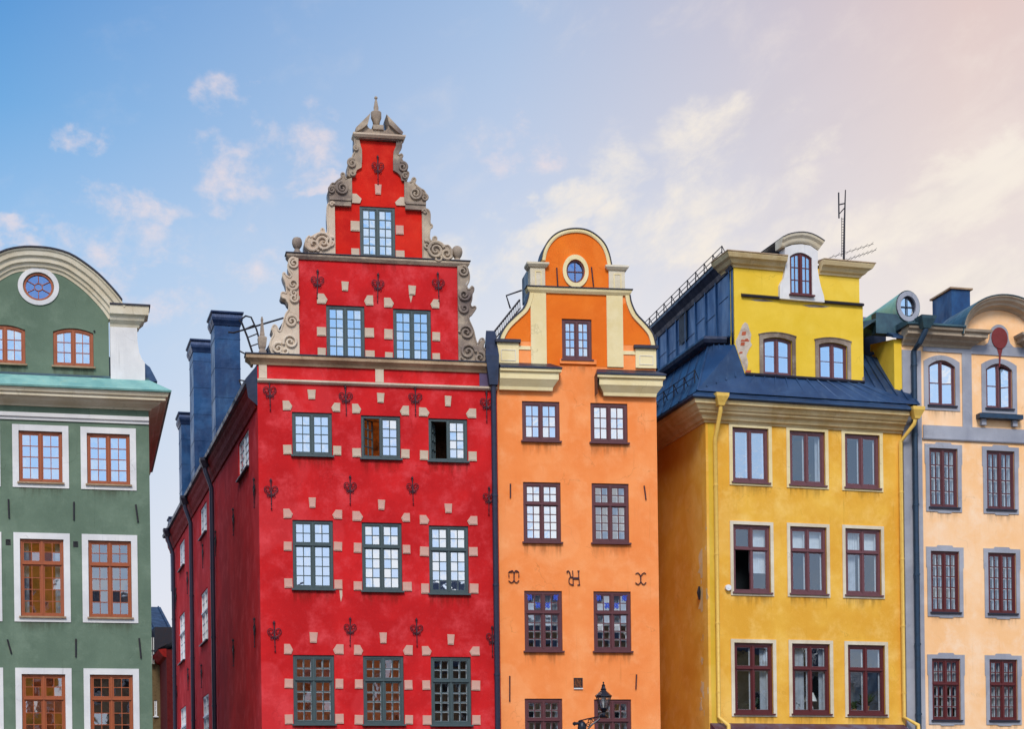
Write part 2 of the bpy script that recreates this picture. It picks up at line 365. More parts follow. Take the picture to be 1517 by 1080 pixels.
    def mesh(s, name, mat, smooth=False):
        me = bpy.data.meshes.new(name); me.from_pydata(s.v, [], s.f); me.update()
        import bmesh
        bm = bmesh.new(); bm.from_mesh(me); bmesh.ops.recalc_face_normals(bm, faces=bm.faces)
        if smooth:
            for f in bm.faces: f.smooth = True
            for e in bm.edges:
                if len(e.link_faces) != 2 or e.calc_face_angle(0) > .7: e.smooth = False
        bm.to_mesh(me); bm.free()
        me.materials.append(MATS[mat]); return me

def area(l): return sum(l[i][0]*l[(i+1) % len(l)][1] - l[(i+1) % len(l)][0]*l[i][1] for i in range(len(l))) / 2
def ccw(l): return list(l) if area(l) > 0 else list(l)[::-1]
def ell(cx, cz, rx, rz, n=40): return [(cx + rx*math.cos(2*math.pi*k/n), cz + rz*math.sin(2*math.pi*k/n)) for k in range(n)]
def catmull(pts, sub=4, closed=False):
    P = [Vector(p) for p in pts]; n = len(P); out = []
    for i in range(n if closed else n-1):
        p0 = P[(i-1) % n] if (i or closed) else P[0]; p1 = P[i]; p2 = P[(i+1) % n]; p3 = P[(i+2) % n] if (i+2 < n or closed) else P[-1]
        for k in range(sub):
            t = k/sub
            out.append(tuple(.5*((2*p1) + (p2-p0)*t + (2*p0-5*p1+4*p2-p3)*t*t + (3*p1-p0-3*p2+p3)*t**3)))
    if not closed: out.append(tuple(P[-1]))
    return out
def Z(sc, ox, oy): return lambda *pts: [(x/sc + ox, y/sc + oy) for x, y in pts]

def ray(u, v): return CM.to_3x3() @ Vector(((u - PX)/FPX, (HZ - v)/FPX, -1))
class Fr:
    """upright plane: origin on the ground, x along it to the viewer's right, y inwards, z up"""
    def __init__(s, o, ang):
        s.o = Vector((o[0], o[1], 0)); s.a = R(ang)
        s.M = Matrix.Translation(s.o) @ Matrix.Rotation(s.a, 4, 'Z'); s.I = s.M.inverted()
    def p(s, u, v, y=0.0):
        e = s.I @ EYE; d = s.I.to_3x3() @ ray(u, v); t = (y - e.y)/d.y; q = e + d*t
        return (q.x, q.z)
    def ps(s, pts, y=0.0): return [s.p(u, v, y) for u, v in pts]
    def w(s, x, y, z=0): return s.M @ Vector((x, y, z))

def obj(name, me, parent=None, W=None, root=None, loc=None):
    o = bpy.data.objects.new(name, me); COL.objects.link(o)
    if parent is not None: o.parent = parent
    if W is not None: o.matrix_basis = W
    if loc is not None: o.location = loc
    return o
def tag(o, label, cat, group=None):
    o['label'] = label; o['category'] = cat
    if group: o['group'] = group
    return o
def empty(name, F, label, cat, group=None, at=(0, 0, 0)):
    o = bpy.data.objects.new(name, None); COL.objects.link(o); o.empty_display_size = .3
    o.matrix_basis = F.M @ Matrix.Translation(at); return tag(o, label, cat, group)

# ------------------------------------------------------------------ windows
WCACHE = {}
WCOUNT = [0]
def win_meshes(w, h, st):
    """st: dict frame, cols, rows (list bottom-up of rows per tier), split (heights fraction of the lower tier), rise, glass, inner"""
    key = (round(w, 2), round(h, 2), tuple(sorted((k, str(v)) for k, v in st.items() if k in ('frame', 'cols', 'rows', 'split', 'rise', 'glass', 'inner', 'lights', 'ft', 'rec', 'sill', 'bar'))))
    WCOUNT[0] += 1; key = (WCOUNT[0] % 4,) + key                                # four sets of slightly different old panes
    if key in WCACHE: return WCACHE[key]
    ft = st.get('ft', .085); rise = st.get('rise', 0); rec = st.get('rec', .05); L = st.get('lights', 2); bar = st.get('bar', .028)
    hw = w/2
    top = lambda x: h - rise * (x/hw)**2
    def cell(x0, x1, z0, z1, cap):
        """z1 None: reaches the (curved) top less cap"""
        if z1 is not None and (not rise or z1 < min(top(x0), top(x1)) - cap): return [(x0, z0), (x1, z0), (x1, z1), (x0, z1)]
        if not rise: return [(x0, z0), (x1, z0), (x1, h - cap), (x0, h - cap)]
        n = 6; return [(x0, z0), (x1, z0)] + [(x1 + (x0-x1)*k/n, top(x1 + (x0-x1)*k/n) - cap) for k in range(n+1)]
    mul = .075 if L > 1 else 0
    xs = []; iw = (w - 2*ft - mul*(L-1))/L
    for i in range(L): x0 = -hw + ft + i*(iw+mul); xs.append((x0, x0+iw))
    rows = st['rows']; tiers = []
    if len(rows) == 1: tiers = [(ft, None)]
    else: zt = ft + (h - 2*ft)*st.get('split', .64); tiers = [(ft, zt - .04), (zt + .04, None)]
    lights = [(x0, x1, z0, z1, ti) for ti, (z0, z1) in enumerate(tiers) for x0, x1 in xs]
    outer = cell(-hw + .005, hw - .005, .005, None, .005)
    fr = MB().prism(outer, rec, rec + .09, [cell(x0, x1, z0, z1, ft) for x0, x1, z0, z1, _ in lights])
    if len(rows) > 1: fr.box(-hw + ft*.8, hw - ft*.8, rec - .03, rec, zt - .035, zt + .03)
    if L > 1:
        z_ = ft*.8; fr.box(-.02, .02, rec - .015, rec, z_, h - rise - ft*.8) if L == 2 else None
    out = {'frame': fr.mesh('window_frame', st['frame']), 'case': [], 'pane': [], 'hinge': []}
    cols = st['cols']; cs = .04
    inn = MB(); paneall = MB()
    for x0, x1, z0, z1, ti in lights:
        g = .004
        zt1 = z1 if z1 is not None else None
        po = cell(x0+g, x1-g, z0+g, None if zt1 is None else zt1 - g, ft+g)
        zl = z0 + g + cs; zh = (h - ft - cs if z1 is None else z1 - cs)
        nr = rows[ti]; cells = []
        for c in range(cols):
            a = x0 + cs + (x1-x0-2*cs)*c/cols + (bar/2 if c else 0); b = x0 + cs + (x1-x0-2*cs)*(c+1)/cols - (bar/2 if c < cols-1 else 0)
            for r in range(nr):
                za = zl + (zh-zl)*r/nr + (bar/2 if r else 0); zb = zl + (zh-zl)*(r+1)/nr - (bar/2 if r < nr-1 else 0)
                cells.append((a, b, za, zb if r < nr-1 or z1 is not None or not rise else None))
        hx = x0 if (x0 + x1) < 0 or L == 1 else x1
        sh = lambda pts: [(p[0]-hx, p[1]) for p in pts]
        cm = MB().prism(sh(po), rec + .018, rec + .058, [sh(cell(a, b, c, d, ft+cs)) for a, b, c, d in cells])
        pm = MB()
        rnd = random.Random(WCOUNT[0]*7 + ti)
        for a, b, c, d in cells:
            q = sh(cell(a - .006, b + .006, c - .006, d + .006 if d else None, ft+cs-.006)); t1 = rnd.uniform(-.022, .022); t2 = rnd.uniform(-.013, .013)
            cx = (a+b)/2 - hx; cz = (c + (d or h))/2
            pts = [(p[0], rec + .038 + (p[0]-cx)*t1 + (p[1]-cz)*t2, p[1]) for p in q]
            pm.quad(*pts); paneall.quad(*[(p[0]+hx, p[1], p[2]) for p in pts])
        out['case'].append(cm.mesh('casement', st['frame'])); out['pane'].append(pm.mesh('pane', st.get('glass', 'glass'))); out['hinge'].append(hx)
        if st.get('inner'):
            ic = []
            for a, b, c, d in cells: ic.append((a+.012, b-.012, c+.014, (d or h-rise-ft-cs) - .012))
            inn.prism([(x0, z0), (x1, z0), (x1, zh+cs), (x0, zh+cs)] if not rise or z1 else [(x0, z0), (x1, z0), (x1, h-rise-ft), (x0, h-rise-ft)], rec + .13, rec + .155,
                      [[(a, c), (b, c), (b, d), (a, d)] for a, b, c, d in ic], back=False)
    if st.get('inner'): out['inner'] = inn.mesh('inner_frame', st['inner'])
    out['paneall'] = paneall.mesh('pane', st.get('glass', 'glass'))
    sl = st.get('sill', .1)
    so_ = .004 if not st.get('band') else .004
    out['stain'] = MB().quad((-hw, -so_, -.62), (hw, -so_, -.62), (hw, -so_, -.05), (-hw, -so_, -.05)).mesh('rain_stain', 'rain_stain')
    out['sill'] = MB().prism([(-hw-.05, -.05), (hw+.05, -.05), (hw+.05, .0), (-hw-.05, .0)], -sl, rec+.02).mesh('sill', st.get('sillmat', st['frame']))
    for rm in ('room_glow', 'room_brown', 'room_amber', 'room_dark', 'room_pale'):
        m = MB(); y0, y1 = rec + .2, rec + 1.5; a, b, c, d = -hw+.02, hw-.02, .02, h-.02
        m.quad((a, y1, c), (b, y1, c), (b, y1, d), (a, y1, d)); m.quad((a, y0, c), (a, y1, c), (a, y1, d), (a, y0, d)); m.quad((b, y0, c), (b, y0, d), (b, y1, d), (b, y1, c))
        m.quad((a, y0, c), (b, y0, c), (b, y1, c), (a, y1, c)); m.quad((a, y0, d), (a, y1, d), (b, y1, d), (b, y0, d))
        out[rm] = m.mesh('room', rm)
    WCACHE[key] = out; return out

def curtain_mesh(w, h, drop=1.0, x0=0.0, x1=1.0, mat='curtain', wav=.02):
    m = MB(); n = 24; a = -w/2 + w*x0; b = -w/2 + w*x1
    vs = []
    for i in range(n+1):
        x = a + (b-a)*i/n; y = wav*math.sin(i*1.9) + .3
        vs += [(x, y, h - .03), (x, y, h - .03 - (h-.06)*drop)]
    m.add(vs, [(2*i, 2*i+1, 2*i+3, 2*i+2) for i in range(n)]); return m.mesh('curtain', mat)

class House:
    def __init__(s, name, F, label, cat='house', group=None):
        s.F = F; s.root = empty(name, F, label, cat, group); s.holes = {}
    def rel(s, F=None, off=(0, 0, 0)):
        return (Matrix.Identity(4) if F is None or F is s.F else s.F.I @ F.M) @ Matrix.Translation(off)
    def part(s, name, mb, mat, F=None, off=(0, 0, 0), parent=None, label=None, smooth=False):
        me = mb if isinstance(mb, bpy.types.Mesh) else mb.mesh(name, mat, smooth)
        if parent is None: o = obj(name, me, s.root, s.rel(F, off))
        else: o = obj(name, me, parent, Matrix.Translation(off))
        if label: o['label'] = label
        return o
    def win(s, box, st, F=None, size=None, open_=None, room=None, curt=None, y=0.0, fixed=None, hole=True, name='window', stain=.0005):
        F = F or s.F
        if fixed: cx, z0, w, h = fixed
        else:
            u0, v0, u1, v1 = box
            uc = (u0+u1)/2; cx, zb = F.p(uc, v1, y); _, zt = F.p(uc, v0, y)
            w = F.p(u1, (v0+v1)/2, y)[0] - F.p(u0, (v0+v1)/2, y)[0]; h = zt - zb; z0 = zb
            if size: w, h = size; z0 = (zb + zt)/2 - h/2
        w = round(w, 2); h = round(h, 2)
        ms = win_meshes(w, h, st); open_ = open_ or {}
        W = s.rel(F, (cx, y, z0))
        o = obj(name, ms['frame'], s.root, W)
        for i, (cm, pm, hx) in enumerate(zip(ms['case'], ms['pane'], ms['hinge'])):
            T = Matrix.Translation((hx, 0, 0))
            if i in open_: T = T @ Matrix.Translation((0, st.get('rec', .05)+.04, 0)) @ Matrix.Rotation(R(open_[i]), 4, 'Z') @ Matrix.Translation((0, -st.get('rec', .05)-.04, 0))
            c = obj('casement', cm, o, T)
            obj('pane', pm, o, T)
        obj('sill', ms['sill'], o, Matrix.Identity(4))
        if stain: obj('rain_stain', ms['stain'], o, Matrix.Translation((0, -stain, 0)))
        if 'inner' in ms and not open_: obj('inner_frame', ms['inner'], o, Matrix.Identity(4))
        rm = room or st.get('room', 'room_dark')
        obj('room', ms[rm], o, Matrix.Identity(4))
        for c in (curt or []): obj('curtain', curtain_mesh(w, h, **c), o, Matrix.Identity(4))
        rise = st.get('rise', 0); hw = w/2
        pts = [(cx-hw, z0), (cx+hw, z0)]
        if rise: pts += [(cx + hw - w*k/10, z0 + h - rise*((hw - w*k/10)/hw)**2) for k in range(11)]
        else: pts += [(cx+hw, z0+h), (cx-hw, z0+h)]
        if hole: s.holes.setdefault(id(F), []).append(pts)
        return o, (cx, z0, w, h)
    def wall(s, outline, mat, F=None, th=.4, y=0.0, name='wall', back=True, extra=(), label=None):
        F = F or s.F
        mb = MB().prism(outline, y, y + th, s.holes.pop(id(F), []) + list(extra), back=back, rev=.3)
        return s.part(name, mb, mat, F, label=label)

def ring(cx, z0, w, h, t, y0, y1, rise=0, rise_o=None, tb=None):
    """flat surround around an opening"""
    tb = t if tb is None else tb; hw = w/2; ho = hw + t
    o = [(cx-ho, z0-tb), (cx+ho, z0-tb)]; i = [(cx-hw, z0), (cx+hw, z0)]
    if rise:
        o += [(cx + ho - 2*ho*k/10, z0+h+t - rise*((ho-2*ho*k/10)/ho)**2) for k in range(11)]
        i += [(cx + hw - w*k/10, z0+h - rise*((hw-w*k/10)/hw)**2) for k in range(11)]
    else: o += [(cx+ho, z0+h+t), (cx-ho, z0+h+t)]; i += [(cx+hw, z0+h), (cx-hw, z0+h)]
    return MB().prism(o, y0, y1, [i])

def oculus_window(H, F, u, v, rx, rz, frame, spokes, y=0.0, glassm='glass', dark='room_dark'):
    cx, cz = F.p(u, v, y)
    fr = MB().prism(ell(0, 0, rx, rz), .02, .14, [ell(0, 0, rx*.82, rz*.84)])
    b = .014
    if spokes == 'cross':
        fr.box(-b, b, .05, .08, -rz*.83, rz*.83); fr.box(-rx*.81, -b, .05, .08, -b, b); fr.box(b, rx*.81, .05, .08, -b, b)
    else:
        fr.prism(ell(0, 0, rx*.28, rz*.28, 24), .05, .08, [ell(0, 0, rx*.23, rz*.23, 24)])
        for k in range(6):
            a = math.pi/6 + k*math.pi/3
            fr.tube([(rx*.27*math.cos(a), .065, rz*.27*math.sin(a)), (rx*.83*math.cos(a), .065, rz*.83*math.sin(a))], .014, 5)
    o = H.part('window', fr, frame, F, (cx, y, cz), label='round window')
    obj('pane', MB().quad(*[(x, .09, z) for x, z in ell(0, 0, rx*.85, rz*.86, 32)]).mesh('pane', glassm), o, Matrix.Identity(4))
    obj('room', MB().prism(ell(0, 0, rx*.98, rz*.98, 24), .32, .34).mesh('room', dark), o, Matrix.Identity(4))
    H.holes.setdefault(id(F), []).append(ell(cx, cz, rx*.97, rz*.97, 36))
    return cx, cz

def anchor_mesh():
    m = MB(); y = -.05
    m.tube([(0, y, .44), (0, y, .36), (0, y, .2), (0, y, -.2), (0, y, -.52)], [.014, .024, .02, .018, .01], 6)
    m.lathe([(0, -.05), (.045, -.02), (.045, .02), (0, .05)], 0, y, .37, 6)
    m.lathe([(0, -.03), (.03, 0), (0, .03)], 0, y, -.36, 6); m.lathe([(0, -.03), (.035, 0), (0, .03)], 0, y, -.52, 6)
    for sg in (-1, 1):
        def sp(cx, cz, r, a0, t, dr):
            p = []
            for i in range(15):
                q = i/14; a = a0 + dr*t*2*math.pi*q; rr = r*(1-.62*q); p.append((sg*(cx + rr*math.cos(a)), y, cz + rr*math.sin(a)))
            return p
        m.tube([(0, y, -.1)] + sp(.115, .1, .112, R(-60), 1.25, 1), .0135, 5)
        m.tube([(0, y, -.16), (sg*.05, y, -.06)] + sp(.085, -.1, .05, R(90), 1.0, -1), .012, 5)
    m.prism([(0, -.1), (.038, 0), (0, .1), (-.038, 0)], y-.025, y+.025)
    m.tube([(0, 0, .05), (0, y, .05)], .015, 5)
    return m.mesh('wall_anchor', 'iron', True)
ANCHOR = anchor_mesh()

def slit(H, F, u0, v0, u1, v1, t=.06, mat='iron_dark'):
    a = F.p(u0, v0); b = F.p(u1, v1)
    m = MB().tube([(a[0], -.03, a[1]), (b[0], -.03, b[1])], t/2, 6)
    m.tube([((a[0]+b[0])/2, -.03, (a[1]+b[1])/2), ((a[0]+b[0])/2, .02, (a[1]+b[1])/2)], t/2.4, 5)
    H.part('wall_anchor', m, mat, F, smooth=True)

def pipe(H, F, pts, r, mat, name='downpipe', hopper=None, joints=True):
    """pts: (u, v, y) in photo pixels on planes y of frame F"""
    P = []
    for u, v, y in pts: x, z = F.p(u, v, y); P.append((x, y, z))
    m = MB().tube(P, r, 10)
    if joints:
        a, b = P[-2], P[-1] if len(P) > 1 else P[-1]
        for i in range(len(P)-1):
            a, b = Vector(P[i]), Vector(P[i+1]); L = (b-a).length
            k = 1.2
            while k < L:
                c = a + (b-a)*(k/L); d = (b-a).normalized()*.03
                m.tube([c-d, c+d], r*1.16, 10); k += 2.4
    o = H.part(name, m, mat, F, smooth=True)
    if hopper:
        u, v, y, w = hopper; x, z = F.p(u, v, y)
        H.part('hopper', MB().lathe([(r*1.1, -.3), (w*.55, -.12), (w, .0), (w*1.05, .06), (w*.9, .06)], x, y, z, sq=True), mat, F)
    return P

# ================================================================== the frames of the buildings
P0 = EYE + ray(388, 1080) * 60.0
FR = Fr(P0, -1.7)                                     # red front
def corner(F, u, v=1080, y=0.0):
    x, _ = F.p(u, v, y); return F.w(x, y)
FRS = Fr(P0, -87.7)                                   # red side: x runs from back to front
c1 = corner(FR, 742.5); FO = Fr(c1, -3.5)             # orange front
c2 = corner(FO, 1051, y=0.35); FY = Fr(c2, 4.3)       # yellow front
FYS = Fr(c2, -87.7)
c3 = corner(FY, 1343); FP = Fr(c3, 1.7)               # peach front
c4 = corner(FR, 228, y=.0)
_g = Fr(c4, 0.3); xg = _g.p(-106, 1080)[0]; FG = Fr(_g.w(xg, 0), 0.3)   # green front, origin at its left corner

# ================================================================== ground
def structure(name, mb, mat):
    o = obj(name, mb.mesh(name, mat)); o['kind'] = 'structure'; return o
def cobble(T, b):
    v = T.n('ShaderNodeTexVoronoi', {'Vector': objco(T), 'Scale': 7.0, 'Randomness': .7}, feature='DISTANCE_TO_EDGE').outputs[0]
    n = noise(T, 3, 5, .6)
    c = T.mix(T.mapr(n, .3, .7), srgb(112, 106, 100), srgb(84, 80, 78))
    c = T.mix(T.mapr(v, .0, .06, 1, 0), c, srgb(58, 54, 50))
    T.t.links.new(c, b.inputs['Base Color'])
    T.t.links.new(T.n('ShaderNodeBump', {'Height': T.mapr(v, 0, .1), 'Strength': .6, 'Distance': .03}).outputs[0], b.inputs['Normal'])
pri('cobbles', srgb(110, 104, 98), .8, build=cobble)
structure('ground', MB().quad((-2500, -2500, 0), (2500, -2500, 0), (2500, 2500, 0), (-2500, 2500, 0)), 'cobbles')

def hz(F, *pts, y=0.0): return sum(F.p(u, v, y)[1] for u, v in pts)/len(pts)
def sx(F, *pts, y=0.0): return sum(F.p(u, v, y)[0] for u, v in pts)/len(pts)

# ================================================================== RED HOUSE
def red_house():
    F = FR; H = House('stepped_gable_house', F, 'tall crimson red house with scrolled sandstone stepped gable and green framed windows')
    W = sx(F, (742, 1080), (738, 600))
    st = dict(frame='wood_grey', cols=2, rows=[4], inner='white_paint', room='room_dark')
    tr = dict(st, rows=[4, 2], split=.66)
    S1, S2, S3, SG = None, None, None, None
    blocks = {}
    def blk(kind, cx, z, mat='stone_pale', mirror=1, name='corner_block'):
        if (kind, mat, mirror) not in blocks:
            a, b = .135, .15
            if kind == 'sq': pl = [(-a, -b), (a, -b), (a, b), (-a, b)]
            elif kind == 'key': pl = [(-.09, -.16), (.1, -.16), (.125, .16), (-.115, .16)]
            else: pl = [(-a*mirror, -b), (a*.85*mirror, -b), (a*1.3*mirror, -.02), (a*.5*mirror, b), (-a*mirror, b)]
            k = .82
            m = MB().prism([(x, z) for x, z in pl], -.035, .01); m.prism([(x*k, z*k) for x, z in pl], -.05, -.034)
            blocks[(kind, mat, mirror)] = m.mesh(name, mat)
        k = random.uniform(.9, 1.1)
        o = obj(name, blocks[(kind, mat, mirror)], H.root, Matrix.Translation((cx + random.uniform(-.01, .01), 0, z + random.uniform(-.015, .015))) @ Matrix.Rotation(random.uniform(-.04, .04), 4, 'Y') @ Matrix.Diagonal((k, 1, random.uniform(.92, 1.08), 1)))
    def dress(g, mid, keyz, mats=None):
        cx, z0, w, h = g; x = w/2 + .15
        mats = mats or ['stone_pale']*4
        for i, sg in enumerate((-1, 1)):
            blk('arch', cx + sg*(x), z0 + h + .19, mats[0], -sg)
            if mid is not None: blk('sq', cx + sg*x, z0 + h*mid, mats[1])
            blk('sq', cx + sg*x, z0 + .16, mats[2])
        if keyz: blk('key', cx, z0 + h + keyz, mats[3], name='keystone')
    rows = [
        ([(433.3, 611, 492.5, 675), (535.5, 615.5, 593.8, 680), (635.5, 620, 693, 683.8)], st, None, .56, 'stone_pale'),
        ([(434.5, 771, 494.5, 873), (537, 774.5, 596.5, 876), (637, 779.5, 694.5, 879.5)], tr, .62, .56, 'stone_pink'),
        ([(435.3, 971, 496.3, 1073.5), (538.8, 972.5, 599.3, 1073.5), (640, 974.5, 698.3, 1074)], dict(tr, glass='glass_dark'), .58, .56, 'stone_pink'),
        ([(484, 452.8, 541, 532), (582.6, 458, 640, 537)], dict(st, rows=[5], glass='glass_sky'), .5, .62, 'stone_pale'),
    ]
    for ri, (bx, s_, mid, kz, sm) in enumerate(rows):
        size = None
        for wi, b in enumerate(bx):
            op = {}; rm = 'room_dark' if ri == 1 else None; cu = None
            if ri == 0 and wi == 1: op = {0: 48}; rm = 'room_glow'
            if ri == 0 and wi == 2: op = {0: 66}; rm = 'room_brown'
            if ri == 2: rm = ['room_glow', 'room_glow', 'room_brown'][wi]
            o, g = H.win(b, s_, open_=op, room=rm, size=size); size = size or g[2:]
            dress(g, mid, kz, [sm, sm, sm, sm])
    # window of the upper tier
    o, g = H.win((533.7, 306, 586, 382), dict(st, rows=[5], rec=.03, glass='glass_sky'), room='room_pale')
    for sg in (-1, 1):
        blk('sq', g[0] + sg*(g[2]/2 + .15), g[1] + g[3]*(.6 if sg < 0 else .57), 'stone_pale' if sg < 0 else 'stone_pink')
        blk('sq', g[0] + sg*(g[2]/2 + .15), g[1] + .12)
    # gables: heights of the ledges
    zc0 = hz(F, (383, 537), (730, 557)); zc1 = hz(F, (381, 525), (733, 546))          # main cornice
    zs = hz(F, (383, 561), (730, 579.5))                                             # string course
    zl = hz(F, (434, 377), (690, 392))                                               # ledge under tier B
    zk = hz(F, (487, 300), (630, 309))                                               # small ledges under tier C
    xA0, xA1 = sx(F, (442, 380), (443, 528)), sx(F, (677, 394), (679, 541))
    xB0, xB1 = sx(F, (496, 300), (496, 377)), sx(F, (625, 309), (625, 386))
    z4 = Z(4, 380, 130); zt = F.ps(z4((565, 640), (565, 545), (578, 520), (592, 490), (622, 475), (622, 390), (612, 350), (608, 308), (830, 325), (828, 350), (812, 388), (810, 495), (845, 515), (860, 555), (875, 562), (875, 660)))
    xc0, xc1 = zt[0][0], zt[-1][0]; zt[0] = (xc0, zk); zt[-1] = (xc1, zk)
    main = MB().prism([(0, 0), (W, 0), (W, zc0), (0, zc0)], 0, .4, [h for h in H.holes[id(F)] if h[0][1] < zc0 - .5], rev=.3)
    gab = [h for h in H.holes[id(F)] if h[0][1] >= zc0 - .5]
    H.part('wall', main, 'red')
    hA = [h for h in gab if h[0][1] < zl - .5]; hB = [h for h in gab if h[0][1] >= zl - .5]
    H.part('gable_wall', MB().prism([(xA0, zc0+.01), (xA1, zc0+.01), (xA1, zl), (xA0, zl)], .0, .4, hA, rev=.3), 'red')
    # the upper window reaches the ledge below: wall around it
    top = [(xB0, zl), (xB1, zl), (xB1, zk), (xc1, zk)] + zt[::-1][1:-1] + [(xc0, zk), (xB0, zk)]
    hb = []
    for h in hB: hb.append([(x, max(z, zl + .03)) for x, z in h])
    H.part('gable_wall', MB().prism(top, .0, .4, hb, rev=.3), 'red_gable')
    H.holes.clear()
    # cornice and string course
    prof = lambda o, h: [(0, 0), (.06, 0), (.1, h*.25), (o*.7, h*.45), (o, h*.6), (o, h*.95), (o*.9, h), (0, h)]
    hc = zc1 - zc0 + .04
    H.part('cornice', MB().sweep([(-.12, .38), (-.12, 0), (W-.1, 0)], prof(.24, hc), base=zc0), 'taupe')
    H.part('cornice_flashing', MB().sweep([(-.12, .38), (-.12, 0), (W-.1, 0)], [(-.05, 0), (.27, 0), (.27, .035), (-.05, .06)], base=zc0+hc), 'dark_flash')
    H.part('string_course', MB().sweep([(-.0, 0), (W, 0)], [(0, 0), (.05, 0), (.12, .05), (.12, .11), (0, .13)], base=zs - .06), 'stone_pale')
    for u0, v0, u1, v1 in ((383.5, 537, 395, 557), (556, 546, 568, 568)):
        (a, b), (c, d) = F.p(u0, v1), F.p(u1, v0); H.part('frieze_block', MB().box(a, c, -.05, .02, zs + .08, zc0), 'stone_pale')
    a = F.p(710, 560)[0]; H.part('frieze_sheet', MB().box(a, W - .12, -.03, .02, zs + .075, zc0), 'purple_sheet')
    H.part('ledge', MB().sweep([(xA0 - .25, 0.35), (xA0 - .25, 0), (xA1 + .28, 0), (xA1 + .28, .35)], [(0, -.12), (.05, -.12), (.12, -.03), (.12, .03), (0, .05)], base=zl), 'stone')
    H.part('ledge_flashing', MB().sweep([(xA0 - .25, 0.35), (xA0 - .25, 0), (xA1 + .28, 0), (xA1 + .28, .35)], [(-.2, 0), (.15, 0), (.15, .025), (-.2, .035)], base=zl+.05), 'dark_flash')
    for pts in (z4((430, 655), (558, 657), (558, 688), (465, 685), (430, 680)), z4((880, 675), (1000, 685), (1000, 712), (880, 705))):
        p = F.ps(pts); x0 = min(q[0] for q in p); x1 = max(q[0] for q in p); H.part('ledge', MB().box(x0, x1, -.14, .35, zk - .1, zk + .06).box(x0, x1, -.18, .37, zk + .06, zk + .13), 'stone')
    for pts, mirror in ((z4((565, 683), (565, 628), (592, 630), (622, 660), (612, 686)), 1), (z4((880, 700), (880, 650), (850, 650), (820, 680), (828, 698)), -1)):
        H.part('corner_block', MB().prism(F.ps(pts), -.05, .01), 'stone_pale')
    x, z = F.p(560, 280); blk('key', x, z, 'stone_pink', name='keystone')

    # scrolled sandstone copings; each with its carved volutes and a metal back
    zs1, zs2, zs3, zs4, zs5 = Z(6, 380, 360), Z(6, 665, 370), Z(7.2, 430, 240), Z(7.2, 590, 250), Z(7.2, 505, 140)
    def scroll(zz, pts, spir, close, mat='stone', sub=3):
        """pts: free outline, smoothed; close: the straight corners that complete it"""
        cur = catmull([F.p(*zz(p)[0]) for p in pts], sub); cl = [F.p(*zz(p)[0]) for p in close]
        cl = close_fix(cl, cur); out = cur + cl
        o = H.part('gable_scroll', MB().prism(out, -.09, .42), mat)
        H_m = MB()
        for (x, y, r, t, a0, sg, tr) in spir:
            c = F.p(*zz((x, y))[0]); e = F.p(*zz((x + r, y))[0]); H_m.spiral(c[0], c[1], e[0]-c[0], t, -.10, tr, R(a0), sg)
        if spir: obj('carving', H_m.mesh('carving', mat, True), o, Matrix.Identity(4))
        obj('metal_backing', MB().prism(out, .425, .62).mesh('metal_backing', 'roof_blue'), o, Matrix.Identity(4))
    def close_fix(cl, cur): return cl
    zb = zc1 + .06
    def at(zz, x, z):   # inverse helper: keeps a corner on the straight edge of the red field
        return (x, z)
    def scroll2(zz, pts, spir, corners, mat='stone', sub=3):
        cur = catmull([F.p(*zz(p)[0]) for p in pts], sub); out = cur + corners
        o = H.part('gable_scroll', MB().prism(out, -.09, .42), mat)
        m = MB()
        # rim following the carved edge
        inn = [Vector(p) for p in cur]
        cen = sum((Vector(p) for p in out), Vector((0, 0)))/len(out)
        m.tube([(p.x + (cen.x-p.x)*.1, -.09, p.y + (cen.y-p.y)*.04) for p in inn], .03, 6)
        for (x, y, r, t, a0, sg, tr) in spir:
            c = F.p(*zz((x, y))[0]); e = F.p(*zz((x + r, y))[0]); m.spiral(c[0], c[1], e[0]-c[0], t, -.13, tr*1.15, R(a0), sg)
            m.lathe([(0, -.03), (tr*1.3, 0), (0, .03)], c[0], -.11, c[1], 8)
        obj('carving', m.mesh('carving', mat, True), o, Matrix.Identity(4))
        obj('metal_backing', MB().prism(out, .425, .62).mesh('metal_backing', 'roof_blue'), o, Matrix.Identity(4))
    g = .0
    scroll2(zs1, [(315, 122), (292, 160), (284, 210), (295, 250), (318, 280), (303, 305), (272, 290), (250, 264), (234, 268), (240, 305), (258, 345), (270, 400), (266, 450), (245, 442), (222, 445), (216, 468), (232, 490), (262, 500), (278, 528), (292, 545), (292, 600), (264, 640), (246, 690), (226, 760), (207, 803), (185, 790), (168, 754), (143, 745), (128, 770), (142, 800), (140, 840), (116, 880), (112, 930), (130, 985)],
            [(330, 190, 44, 1.6, 90, 1, .04), (322, 375, 48, 1.5, 200, 1, .04), (330, 500, 36, 1.4, 30, -1, .045), (310, 705, 52, 1.7, 0, 1, .045), (300, 890, 60, 1.6, 200, -1, .045), (190, 945, 46, 1.4, 60, 1, .04), (330, 455, 30, 1.2, 100, 1, .04), (250, 965, 40, .8, 200, 1, .035)],
            [(F.p(*zs1((130, 985))[0])[0], zb), (xA0, zb), (xA0, zl - .1)], 'stone_pale')
